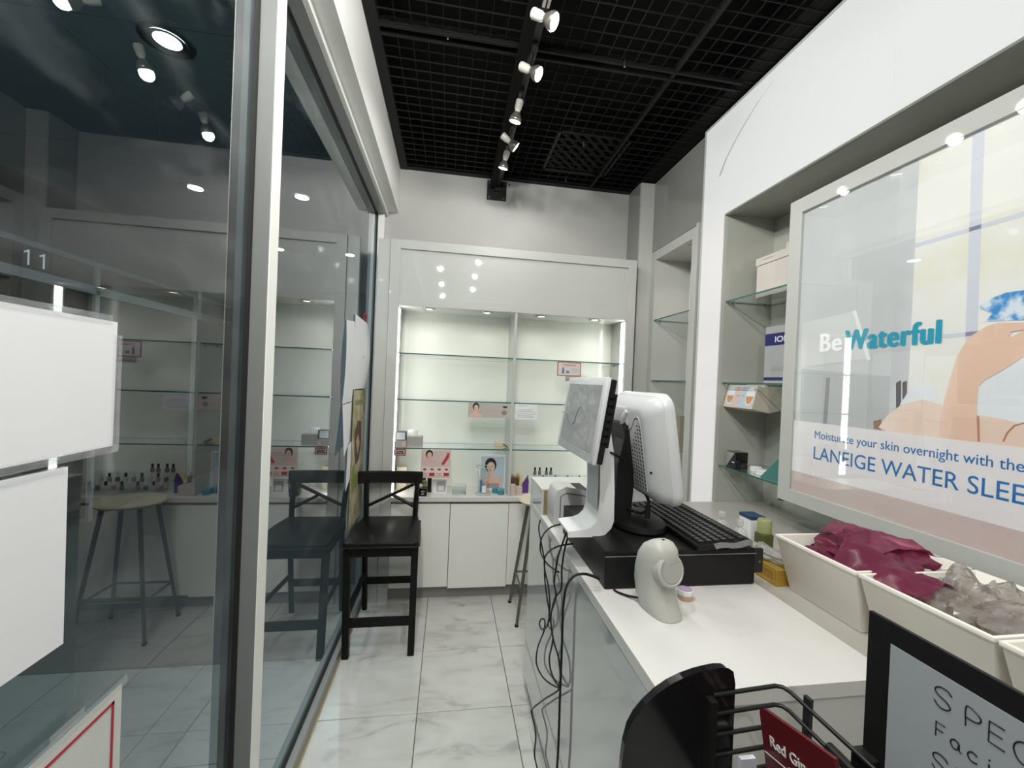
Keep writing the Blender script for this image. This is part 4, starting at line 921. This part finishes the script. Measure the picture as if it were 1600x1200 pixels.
# ---- goods on the ledge
CL = ACRY
def pump_bottle(x, y, s, label):
    t = thing('clear_bottle', (x, y, LZ), label, 'bottle', 'clear bottles on the back counter')
    part('bottle', G().lathe([(0, 0), (.026*s, 0), (.028*s, .006*s), (.028*s, .075*s), (.020*s, .096*s), (.010*s, .104*s), (.010*s, .112*s)], (x, y, LZ+.0005), 18), film_mat('clear_plastic', (.93, .94, .93), .30, .1, (.8, .8, .8)) if 'clear_plastic' not in MATS else MATS['clear_plastic'], t, smooth=40)
    part('cap', G().lathe([(.013*s, .112*s), (.013*s, .130*s), (.011*s, .133*s), (0, .133*s)], (x, y, LZ+.0005), 14), film_mat('clear_cap', (.9, .9, .88), .45, .2, (.7, .7, .66)) if 'clear_cap' not in MATS else MATS['clear_cap'], t, smooth=40)
    part('label', G().lathe([(.0286*s, .012*s), (.0286*s, .045*s)], (x, y, LZ+.0005), 18), mat('bottle_label', (.50, .54, .60), .5), t, smooth=40)
    return t
pump_bottle(1.085, 1.480, 1.05, 'clear capped bottle nearest the backlit pillar behind the keyboard')
pump_bottle(1.105, 1.405, 1.0, 'clear capped bottle in front of the small blue and white carton')
b = thing('blue_white_carton', (1.21, 1.47, LZ), 'small white carton with a blue top beside the clear bottles', 'box')
part('carton', G().box(1.18, 1.24, 1.44, 1.505, LZ+.0005, LZ+.118), WHP, b, bevel=.001); part('blue_top', G().box(1.179, 1.241, 1.439, 1.506, LZ+.1185, LZ+.131), mat('carton_blue', (.02, .05, .13), .4), b)
b = thing('green_bottle', (1.18, 1.37, LZ), 'olive green square bottle with clear cap next to the bin', 'bottle')
part('bottle', G().box(1.158, 1.205, 1.350, 1.397, LZ+.0005, LZ+.095), mat('olive_glass', (.10, .11, .04), .12), b, bevel=.006, seg=3); part('cap', G().lathe([(.024, .1005), (.024, .145), (.021, .150), (0, .150)], (1.1815, 1.3735, LZ-.005), 16), mat('olive_cap', (.34, .36, .16), .15), b, smooth=40)
b = thing('gold_box', (1.10, 1.24, LZ), 'flat gold carton at the end of the first bin', 'box')
GX0, GX1, GY0, GY1 = 1.052, 1.125, 1.165, 1.36
part('carton', G().box(GX0, GX1, GY0, GY1, LZ+.0005, LZ+.052), GOLD, b, bevel=.001)
g = G()
for q in ((GY0+.008, GY0+.011, LZ+.008, LZ+.045), (GY1-.011, GY1-.008, LZ+.008, LZ+.045), (GY0+.011, GY1-.011, LZ+.008, LZ+.011), (GY0+.011, GY1-.011, LZ+.042, LZ+.045)): g.box(GX0-.001, GX0, *q)
part('border_line', g, mat('gold_bright', (.72, .50, .14), .25, .5), b)
def crumple(cx, cy, cz, rx, ry, rz, seed, amp, nu_=34, nv_=22, floor=None):
    def f(u, v):
        t, p = 2*PI*u, PI*v-PI/2
        d = Vector((math.cos(p)*math.cos(t), math.cos(p)*math.sin(t), math.sin(p)))
        k = 1+amp*(noise.noise(d*2.1+Vector((seed, 0, 0)))+.6*abs(noise.noise(d*4.7+Vector((0, seed, 0))))+.35*abs(noise.noise(d*9.5+Vector((0, 0, seed)))))
        q = Vector((cx+rx*d.x*k, cy+ry*d.y*k, cz+rz*d.z*k))
        if floor is not None: q.z = max(q.z, floor)
        return q
    g = G().grid(f, nu_, nv_); bmesh.ops.remove_doubles(g.bm, verts=g.bm.verts, dist=.0004); return g
WRAP = film_mat('grey_wrap', (.85, .86, .86), .45, .15, (.55, .55, .52))
solo('plastic_pouch', crumple(1.10, 1.265, LZ+.068, .035, .075, .016, 3.3, .5, floor=LZ+.053), WRAP, 'crumpled grey plastic pouch lying on the gold carton', 'pouch', smooth=70)

BH = .17
def bin_(y0, y1, label):
    x0, x1 = 1.042, 1.405; t = thing('storage_bin', ((x0+x1)/2, (y0+y1)/2, LZ), label, 'bin', 'white storage bins on the back counter')
    z0, z1 = LZ+.0008, LZ+BH; i = .045; j = .018; w_ = .004
    def ring(a, b_, c, d, z): return [(a, c, z), (b_, c, z), (b_, d, z), (a, d, z)]
    R = [ring(x0+i, x1-i, y0+j, y1-j, z0), ring(x0+.004, x1-.004, y0+.003, y1-.003, z1-.012), ring(x0, x1, y0, y1, z1-.010), ring(x0, x1, y0, y1, z1), ring(x0+.010, x1-.010, y0+.008, y1-.008, z1), ring(x0+i+w_, x1-i-w_, y0+j+w_, y1-j-w_, z0+w_)]
    g = G(); prev = None
    for r_ in R:
        V = [g.bm.verts.new(p) for p in r_]
        if prev:
            for k in range(4): g.bm.faces.new((prev[k], prev[(k+1) % 4], V[(k+1) % 4], V[k]))
        else: g.bm.faces.new(V[::-1])
        prev = V
    g.bm.faces.new(prev)
    part('body', g, WHB, t, bevel=.0025, seg=2, smooth=35)
    xm = (x0+x1)/2+.02
    part('handle_slot', G().box(xm-.05, xm+.05, y1-.0135, y1-.009, z1-.045, z1-.022), GASK, t)
    part('handle_slot', G().box(xm-.05, xm+.05, y0+.009, y0+.0135, z1-.045, z1-.022), GASK, t)
    return t
bin_(.902, 1.166, 'white tapered storage bin holding the pink bag, farthest of the row')
bin_(.632, .896, 'white tapered storage bin full of clear plastic bags, behind the black framed sign')
bin_(.362, .626, 'white tapered storage bin at the right edge of the photo, nearest of the row')
PINKF = film_mat('pink_film', (.50, .10, .20), .66, .3, (.19, .028, .068))
PINKL = film_mat('pink_film_light', (.62, .20, .30), .55, .3, (.30, .06, .125))
bg = thing('pink_bag', (1.22, 1.02, LZ+.02), 'crumpled sheer magenta plastic bag stuffed in the farthest bin', 'bag')
part('bag_body', crumple(1.23, 1.02, LZ+.125, .115, .125, .072, 1.7, .42, 60, 40), PINKF, bg, smooth=50)
def flap(u, v):
    x = 1.16+.20*u+.012*math.sin(5*v); y = 1.13-.20*v+.02*math.sin(4*u)
    return Vector((x, y, LZ+.175+.030*math.sin(2.2*u+.6)+.022*noise.noise(Vector((x*16, y*16, 1)))+.012*abs(noise.noise(Vector((x*45, y*38, 2))))))
part('bag_flap', G().grid(flap, 22, 22), PINKL, bg, smooth=70)
def flap2(u, v):
    x = 1.075+.14*u; y = 1.00-.23*v+.03*u; return Vector((x, y, LZ+.160+.045*math.sin(PI*u)*(1-.4*v)+.02*noise.noise(Vector((x*18, y*18, 5)))+.012*abs(noise.noise(Vector((x*45, y*40, 4))))))
part('bag_flap', G().grid(flap2, 18, 22), PINKF, bg, smooth=70)
CLR = film_mat('clear_bag_film', (.80, .78, .76), .42, .12, (.46, .43, .40))
solo('clear_bag', crumple(1.24, .79, LZ+.105, .125, .085, .080, 6.1, .5, 64, 44), CLR, 'crumpled clear plastic bag filling the second bin', 'bag', smooth=45)
solo('clear_bag', crumple(1.22, .705, LZ+.105, .09, .050, .06, 9.4, .4), CLR, 'small clear plastic bag near the front corner of the second bin', 'bag', smooth=45)
solo('dark_pouch', crumple(1.16, 1.125, LZ+.10, .045, .025, .045, 4.4, .3), mat('dark_maroon_film', (.03, .008, .014), .25), 'dark maroon pouch at the far end of the first bin', 'pouch', smooth=45)

# ================================================================== BLACK BAR CHAIR
ch = thing('bar_chair', (-.330, 2.56, 0), 'black wooden bar chair with crossed back by the window', 'chair')
LW = .036
for x in (-.498, -.150): part('leg', G().bar((x, 2.352, 0), (x+(-.012 if x < -.3 else .002), 2.352, .606), LW, LW), BLKW, ch, bevel=.002)
for x in (-.492, -.184):
    part('leg', G().tube([(x, 2.835, 0), (x, 2.780, .40), (x, 2.770, .62), (x+(-.012 if x < -.3 else .004), 2.800, .86)], .017, 8, smooth=5), BLKW, ch, smooth=40)
g = G()
sp_ = [(-.528, 2.325), (-.520, 2.312), (-.145, 2.312), (-.128, 2.330), (-.140, 2.60), (-.165, 2.765), (-.505, 2.765), (-.524, 2.60)]
part('seat', G().prism(sp_, 2, .615, .642), BLKW, ch, bevel=.007, seg=3, smooth=40)
part('apron', G().box(-.490, -.160, 2.340, 2.362, .555, .614), BLKW, ch); part('apron', G().box(-.500, -.178, 2.760, 2.778, .555, .614), BLKW, ch)
for x in (-.507, -.152): part('apron', G().box(x-.009, x+.009, 2.368, 2.755, .555, .614), BLKW, ch)
def rail(u, v):
    return None
R_ = [(-.560+.415*k/10, 2.800+.020*math.sin(PI*k/10)) for k in range(11)]
outline = R_+[(x, y+.022) for x, y in reversed(R_)]
part('top_rail', G().prism(outline, 2, .842, .920), BLKW, ch, bevel=.006, seg=3, smooth=40)
part('cross_brace', G().tube([(-.490, 2.788, .700), (-.190, 2.800, .845)], .0105, 6), BLKW, ch)
part('cross_brace', G().tube([(-.340, 2.798, .772), (-.186, 2.788, .690)], .0105, 6), BLKW, ch)
part('stretcher', G().box(-.485, -.165, 2.341, 2.363, .168, .212), BLKW, ch); part('stretcher', G().box(-.482, -.192, 2.792, 2.812, .185, .225), BLKW, ch)
part('stretcher', G().tube([(-.498, 2.37, .26), (-.492, 2.79, .26)], .014, 8), BLKW, ch); part('stretcher', G().tube([(-.152, 2.37, .26), (-.184, 2.79, .26)], .014, 8), BLKW, ch)

# ================================================================== STOOL
st = thing('stool', (.66, 2.715, 0), 'cream seated metal bar stool standing behind the counter end', 'stool')
def el(cx, cy, rx, ry, n=32): return [(cx+rx*math.cos(2*PI*k/n), cy+ry*math.sin(2*PI*k/n)) for k in range(n)]
part('seat', G().lathe([(0, 0), (.12, .0), (.165, .012), (.178, .026), (.170, .036), (.14, .034), (0, .028)], (.67, 2.70, .735), 32, 1.0, .86), CREAM, st, smooth=50)
FT_ = [(.484, 2.560), (.482, 2.846), (.852, 2.846), (.852, 2.560)]; TP = [(.575, 2.630), (.575, 2.775), (.765, 2.775), (.765, 2.630)]
for (a, b_), (c, d) in zip(FT_, TP):
    l = part('leg', G().tube([(a, b_, .005), (c, d, .737)], [.009, .013], 10), STEEL, st, smooth=40)
    part('foot', G().lathe([(0, 0), (.012, 0), (.012, .012), (0, .013)], (a, b_, 0), 12), BLK, l)
k = .30; C_ = [(a+(c-a)*k, b_+(d-b_)*k, .005+.732*k) for (a, b_), (c, d) in zip(FT_, TP)]
for i in range(4): part('foot_rail', G().tube([C_[i], C_[(i+1) % 4]], .007, 8), STEEL, st, smooth=40)

# ================================================================== TRACK LIGHTING
tr = thing('light_track', (.315, 1.0, 3.02), 'black ceiling light track running down the room to a bolted wall plate', 'light track')
part('track', G().box(.297, .333, YF+.05, YB-.02, 3.035, 3.070), BLKM, tr, bevel=.002)
part('beam', G().box(.255, .297, YF+.05, YB-.006, 3.02, 3.084), BLACKC, tr)
part('wall_plate', G().box(.232, .382, YB-.010, YB-.001, 2.936, 3.084), BLKM, tr, bevel=.002)
part('end_box', G().box(.285, .335, YB-.03, YB-.010, 3.00, 3.07), BLKM, tr)
for x in (.252, .362):
    for z in (2.957, 3.068): part('bolt', G().lathe([(.014, 0), (.014, .006), (.007, .008), (0, .008)], (0, 0, 0), 6).xf(Matrix.Translation((x, YB-.010, z)) @ Matrix.Rotation(PI/2, 4, 'X')), mat('bolt_grey', (.06, .06, .06), .4, .5), tr)
part('wall_mark', G().tube([(.405, YB-.003, 3.07), (.405, YB-.001, 3.07)], .006, 8), GASK, tr)
fill_track = thing('light_track', (-.15, -.3, 3.02), 'added short black fill-light track, unseen on the window side, over the entrance', 'light track')  # unseen second track, added behind the camera for fill light
part('track', G().box(-.168, -.132, YF+.05, .95, 3.035, 3.070), BLKM, fill_track, bevel=.002)  # rail of the added fill track
for y in (-1.3, -.3, .85): part('hanger', G().box(-.158, -.142, y-.01, y+.01, 3.070, 3.086), BLKM, fill_track)  # hangers of the added fill track
HEADW = mat('lamp_socket_white', (.62, .60, .54), .4); HEADG = mat('lamp_reflector', (.20, .19, .17), .3, .6)
HD = [((.300, 1.545, 2.925), (.75, -.38, -.52), 'white track spotlight tilted right, nearest of those in view'), ((.300, 1.815, 2.925), (.74, -.40, -.54), 'white track spotlight tilted right, second from the top of the photo'),
      ((.292, 2.110, 2.930), (-.18, .24, -.95), 'white track spotlight pointing straight down in the middle of the track'), ((.292, 2.400, 2.940), (.78, .05, -.55), 'white track spotlight with dark ring tilted right, second from the wall plate'),
      ((.294, 2.600, 2.935), (-.18, .24, -.95), 'white track spotlight pointing straight down nearest the wall plate'),
      ((.300, 1.10, 2.93), (-.30, .35, -.88), 'white track spotlight above the top edge of the photo'), ((.300, .45, 2.93), (-.35, .4, -.85), 'white track spotlight over the photographer, middle of the room'), ((.300, -.35, 2.93), (-.1, .5, -.86), 'white track spotlight toward the entrance end of the track'),
      ((-.165, .70, 2.93), (.15, .4, -.9), 'added white fill spotlight on the side track, nearest the far end'), ((-.165, -.15, 2.93), (.15, .5, -.86), 'added white fill spotlight in the middle of the side track'), ((-.165, -1.0, 2.93), (.15, .6, -.8), 'added white fill spotlight at the entrance end of the side track')]  # heads of the added side track, there only for fill
for loc, d, lb in HD:
    d = Vector(d).normalized(); L = Vector(loc)
    t = thing('track_spotlight', (loc[0]+.015, loc[1], loc[2]), lb, 'spotlight', 'spotlights on the ceiling track' if loc[0] > 0 else 'added fill spotlights on the side track')
    q = Matrix.Translation(L) @ d.to_track_quat('Z', 'Y').to_matrix().to_4x4()
    part('socket', G().lathe([(0, -.052), (.018, -.052), (.0195, -.046), (.018, -.012), (.013, -.004), (.014, .004)], (0, 0, 0), 16).xf(q), HEADW, t, smooth=40)
    part('reflector', G().lathe([(.014, .004), (.022, .016), (.031, .034), (.032, .046), (.029, .050)], (0, 0, 0), 20).xf(q), HEADG, t, smooth=50)
    part('lens', G().lathe([(.029, .0495), (.018, .052), (0, .053)], (0, 0, 0), 20).xf(q), LENS, t, smooth=60)
    part('yoke', G().tube([L-d*.030+Vector((.019, 0, 0)), L-d*.03+Vector((.03, .0, .03)), (loc[0]+.016, loc[1]+.02, 3.02), (loc[0]+.016, loc[1]+.02, 3.037)], .004, 6, smooth=3), BLKM, t)
    part('adapter', G().box(loc[0]+.002, loc[0]+.030, loc[1]-.02, loc[1]+.055, 3.012, 3.036), HEADW if loc[1] < 1.6 else BLKM, t)
    spot('track_spot_light', L+d*.062, d, SIDE_FILL_W if loc[0] < 0 else SPOT_W*(.45 if loc[1] > 2.3 else 1) if loc[1] > 1.4 else REAR_W, 172, (1, .99, .945), .028, .25)

# ================================================================== PAPERS ON THE GLASS
XP = XG+.0046
def sheet(name, pts, m, label, cat='paper', curl=None, group=None):
    """single sheet taped to the inside of the glass; pts = (y,z) corners"""
    t = thing(name, (XP, pts[0][0], min(p[1] for p in pts)), label, cat, group)
    (y0, z0), (y1, z1), (y2, z2), (y3, z3) = pts     # far-top, near-top, near-bottom, far-bottom
    def f(u, v):
        a = Vector((y0, z0)).lerp(Vector((y1, z1)), u); b_ = Vector((y3, z3)).lerp(Vector((y2, z2)), u); p = a.lerp(b_, v)
        return Vector((XP+.0006+(curl(u, v) if curl else 0), p.x, p.y))
    g = G().grid(f, 10, 12); bm = g.bm; bm.normal_update()
    bmesh.ops.solidify(bm, geom=list(bm.faces), thickness=.0004)
    part('sheet', g, m, t, smooth=40); return t
TAPE = film_mat('clear_tape', (.92, .93, .93), .22, .06, (.85, .86, .86))
def tape(t, y0, y1, z0, z1, n=1):
    def f(u, v):
        y, z = y0+(y1-y0)*u, z0+(z1-z0)*v
        return Vector((XP+.0018+.0012*abs(noise.noise(Vector((y*70, z*70, n)))), y, z))
    part('tape', G().grid(f, 14, 4), TAPE, t, smooth=60)
t = sheet('paper_sheet', [(.802, 1.622), (.525, 1.624), (.525, 1.410), (.800, 1.411)], PAPER, 'blank white landscape sheet taped to the near glass pane at eye height')
tape(t, .52, .79, 1.617, 1.632, 2); tape(t, .795, .812, 1.40, 1.60, 3); tape(t, .53, .81, 1.400, 1.415, 5)
t = sheet('paper_sheet', [(.717, 1.393), (.508, 1.397), (.508, 1.123), (.719, 1.123)], PAPER, 'blank white portrait sheet taped directly below the landscape sheet')
tape(t, .51, .71, 1.386, 1.396, 8)
t = sheet('notice_sheet', [(.840, .974), (.628, .978), (.628, .700), (.841, .700)], mat('notice_paper', (.64, .64, .60), .7), 'white notice with a red border line low on the near glass pane', 'notice')
RED = mat('notice_red', (.42, .02, .05), .6)
part('border_line', G().box(XP+.0012, XP+.0018, .817, .822, .72, .956), RED, t); part('border_line', G().box(XP+.0012, XP+.0018, .646, .822, .951, .956), RED, t); part('border_line', G().box(XP+.0012, XP+.0018, .646, .651, .72, .951), RED, t)
GRN = mat('notice_green', (.02, .12, .05), .6)
for y in (.700, .800): part('green_mark', G().prism([(y-.010, .790), (y+.010, .790), (y+.006, .829), (y-.001, .810)], 0, XP+.0012, XP+.0017), GRN, t)
tape(t, .64, .85, .969, .985, 11); tape(t, .70, .76, .98, .995, 14)
t = sheet('paper_sheet', [(2.545, 1.86), (2.352, 1.843), (2.325, 1.388), (2.545, 1.392)], PAPER, 'white sheet on the far glass pane, left one of the upper overlapping pair', curl=lambda u, v: .004+.008*math.sin(PI*v))
t = sheet('paper_sheet', [(2.545, 1.384), (2.335, 1.382), (2.32, 1.105), (2.52, 1.16)], PAPER, 'white sheet with a lifted lower corner under the left sheet of the far pane', curl=lambda u, v: .004+.02*u*v)
t = sheet('paper_sheet', [(2.92, 1.895), (2.552, 1.905), (2.552, 1.46), (2.90, 1.46)], PAPER, 'white curling sheet on the far glass pane above the green poster', curl=lambda u, v: .006+.03*math.sin(PI*v)*(1-u)*.8)
for z, w_ in ((1.665, .10), (1.655, .12)): part('printed_line', G().box(XP+.0006+.030, XP+.0312, 2.66, 2.66+w_, z, z+.003), GREYP, t)
t = sheet('paper_sheet', [(2.575, 1.15), (2.49, 1.14), (2.475, .875), (2.575, .93)], PAPER, 'narrow white sheet hanging beside the green poster on the far pane', curl=lambda u, v: .004)
POSTM = print_mat('print_nature', (.30, .25, .08), (.58, .54, .40), 9, .38, .62, 0, .5)
t = sheet('wall_poster', [(2.95, 1.446), (2.595, 1.455), (2.59, .60), (2.95, .60)], POSTM, 'olive and cream nature poster on the far glass pane behind the chair', 'poster', curl=lambda u, v: .003)
XQ = XP+.0046
part('printed_figure', G().prism([(2.66, 1.20), (2.74, 1.26), (2.84, 1.24), (2.86, 1.12), (2.80, 1.00), (2.72, .98), (2.67, 1.06)], 0, XQ, XQ+.0004), mat('print_dark_brown', (.10, .05, .035), .5), t)
part('printed_figure', G().prism([(2.70, 1.13), (2.76, 1.17), (2.81, 1.10), (2.76, 1.04)], 0, XQ+.0005, XQ+.0009), mat('print_tan', (.50, .36, .24), .5), t)
part('printed_leaf', G().prism([(2.62, .98), (2.70, 1.00), (2.72, .90), (2.66, .84), (2.61, .88)], 0, XQ, XQ+.0004), mat('print_leaf_green', (.22, .32, .06), .5), t)
part('printed_caption', G().box(XQ, XQ+.0004, 2.64, 2.86, 1.36, 1.39), mat('print_olive', (.24, .24, .12), .5), t)
b = thing('red_tag', (XP, 2.86, 1.905), 'tiny red square tag at the top of the far glass pane', 'tag')
part('tag', G().box(XP, XP+.001, 2.81, 2.90, 1.908, 1.955), mat('tag_red', (.45, .02, .06), .5), b); part('tag_centre', G().box(XP+.001, XP+.0015, 2.835, 2.875, 1.920, 1.943), mat('tag_dark', (.05, .03, .04), .5), b)

# ================================================================== WIRE RACK IN THE FOREGROUND
rk = thing('wire_rack', (.45, .40, 0), 'black wire display rack with a curved end plate in the foreground', 'rack')
fin = [(.290, .35), (.478, .35), (.474, 1.075), (.470, 1.094), (.462, 1.0995), (.448, 1.1005), (.43, 1.0985), (.410, 1.095), (.387, 1.0885), (.365, 1.0795), (.344, 1.067), (.325, 1.051), (.310, 1.034), (.300, 1.015), (.294, .99), (.291, .96)]
part('end_plate', G().prism(fin, 1, .600, .618), BLKG, rk, bevel=.003)
part('plate_rib', G().box(.425, .437, .585, .600, .60, 1.06), BLKM, rk)
part('post', G().box(.36, .40, .56, .600, .02, .75), BLKM, rk); part('base', G().box(.22, .60, .16, .66, 0, .02), BLKM, rk, bevel=.004)
part('end_plate', G().prism(fin, 1, .150, .168), BLKG, rk, bevel=.003); part('post', G().box(.36, .40, .168, .208, .02, .75), BLKM, rk)
for k, z in enumerate((1.066, 1.035, 1.001, .968, .935)):
    part('rod', G().tube([(.437, .598, z-.004), (.548, .598, z+.003), (.558, .594, z+.003), (.562, .583, z+.003), (.562, .185, z+.003), (.556, .172, z+.003), (.437, .169, z)], .0033, 8), BLKM, rk, smooth=50)
part('upright', G().box(.563, .569, .548, .560, .90, 1.082), BLKM, rk); part('upright', G().box(.563, .569, .24, .252, .90, 1.082), BLKM, rk)
part('front_hook', G().tube([(.348, .47, 1.020), (.362, .462, 1.004), (.375, .46, 1.001), (.525, .46, 1.001), (.545, .44, .995), (.562, .40, .985)], .0042, 8, smooth=4), BLKM, rk, smooth=60)
part('clamp', G().tube([(.563, .515, 1.040), (.563, .468, 1.038)], .008, 8), BLK, rk); part('clamp', G().tube([(.563, .46, 1.038), (.563, .425, 1.038)], .0075, 8), BLK, rk)
part('rack_floor', G().box(.44, .56, .17, .598, .900, .906), BLKM, rk)
# red packet standing in the rack
PQ = Matrix.Translation((.503, .552, .972)) @ Matrix.Rotation(math.radians(-14), 4, 'X')
rp = thing('red_packet', (.503, .50, .907), 'dark red packet with white lettering standing in the wire rack', 'packet')
DR = mat('packet_red', (.105, .008, .012), .3)
part('packet', G().prism([(-.128, -.06), (0, -.035), (.0, .082), (-.006, .089), (-.128, .089)], 0, -.004, .004).xf(PQ), DR, rp, bevel=.001)
def pv(y, z): return PQ @ Vector((-.0046, y, z))
dx = PQ.to_3x3() @ Vector((0, -1, 0)); dy = PQ.to_3x3() @ Vector((0, 0, 1))
WL = mat('packet_letter_white', (.72, .68, .64), .5)
text('lettering', 'Red Ginseng', .0135, pv(-.016, .045), dx, dy, WL, rp, sx=-.10, bold=.0002)
text('lettering', 'Red Ginseng', .0135, pv(-.048, .022), dx, dy, WL, rp, sx=-.078, bold=.0002)
part('white_line', G().box(-.0052, -.0045, -.10, -.002, .030, .0312).xf(PQ), WL, rp)
# white packet behind it
solo('white_packet', G().prism([(.46, .907), (.50, .907), (.49, .985), (.465, .985)], 1, .565, .572), mat('packet_white', (.62, .64, .70), .4), 'white packet standing behind the red packet in the wire rack', 'packet')

# hand-lettered sign clipped to the rack
SXX = .578
sg = thing('lettered_sign', (SXX, .33, 1.046), 'black framed grey sign with handwritten black letters clipped on the wire rack', 'sign')
SY0, SY1, SZ0, SZ1 = .480, .180, 1.040, 1.258
part('frame', G().box(SXX, SXX+.006, SY1, SY0, SZ0, SZ1), BLK, sg, bevel=.001)
part('sheet', G().box(SXX-.0008, SXX-.0002, SY1+.025, SY0-.030, SZ0-.0, SZ1-.027), PAPERG, sg)
part('clip', G().box(SXX-.014, SXX+.010, SY0-.022, SY0+.004, SZ0-.006, SZ0+.030), BLK, sg, bevel=.002)
part('clip', G().box(SXX-.014, SXX+.010, SY1+.01, SY1+.036, SZ0-.006, SZ0+.030), BLK, sg, bevel=.002)
INK = mat('marker_ink', (.012, .012, .014), .5)
GLY = {'S': [[(.95, .82), (.75, 1), (.35, 1), (.08, .8), (.2, .58), (.7, .42), (.9, .2), (.65, 0), (.3, 0), (.05, .2)]], 'P': [[(.1, 0), (.1, 1), (.7, .95), (.95, .72), (.7, .48), (.1, .45)]], 'E': [[(.9, 1), (.1, 1), (.1, 0), (.95, 0)], [(.1, .52), (.8, .52)]],
       'C': [[(.95, .85), (.6, 1), (.2, .8), (.08, .45), (.3, .08), (.65, 0), (.95, .15)]], 'I': [[(.5, 0), (.5, 1)]], 'A': [[(.05, 0), (.5, 1), (.95, 0)], [(.22, .4), (.78, .4)]], 'L': [[(.15, 1), (.15, 0), (.9, 0)]],
       'F': [[(.15, 0), (.15, 1), (.9, 1)], [(.15, .52), (.75, .52)]], 'a': [[(.75, .55), (.4, .62), (.1, .35), (.3, .03), (.65, .1), (.75, .55), (.78, .1), (.95, 0)]], 'c': [[(.85, .55), (.45, .62), (.15, .32), (.4, .02), (.85, .08)]],
       'i': [[(.4, .6), (.42, 0)], [(.40, .84), (.44, .92)]], 'l': [[(.4, 1), (.42, 0)]], 'k': [[(.2, 1), (.2, 0)], [(.8, .6), (.2, .28), (.85, 0)]], 'n': [[(.15, .6), (.18, 0), (.2, .35), (.5, .6), (.75, .5), (.8, 0)]]}
def write(word, y, z, h, wd, step):
    for ch_ in word:
        g = G()
        for s in GLY[ch_]: g.tube([(SXX-.0008, y-u*wd, z+v*h) for u, v in s], .0008, 5, smooth=4 if ch_ in 'SPCac n' else 0)
        part('letter', g, INK, sg); y -= step if ch_ not in 'il' else step*.6
pS, pP, pE = at(1459, 1096, 0, SXX), at(1507, 1133, 0, SXX), at(1543, 1150, 0, SXX)
stp = pP.y-pE.y
write('S', pS.y, pP.z+.003, .0225, stp*.95, stp)
write('PECIAL', pP.y, pP.z+.001, .0215, stp*.78, stp)
pF = at(1460, 1146, 0, SXX); write('Facial', pF.y, pF.z, .0165, .012, .0150)
pk = at(1456, 1196, 0, SXX); write('Skin', pk.y, pk.z, .0200, .0165, .021)
print('objects', len(bpy.data.objects))
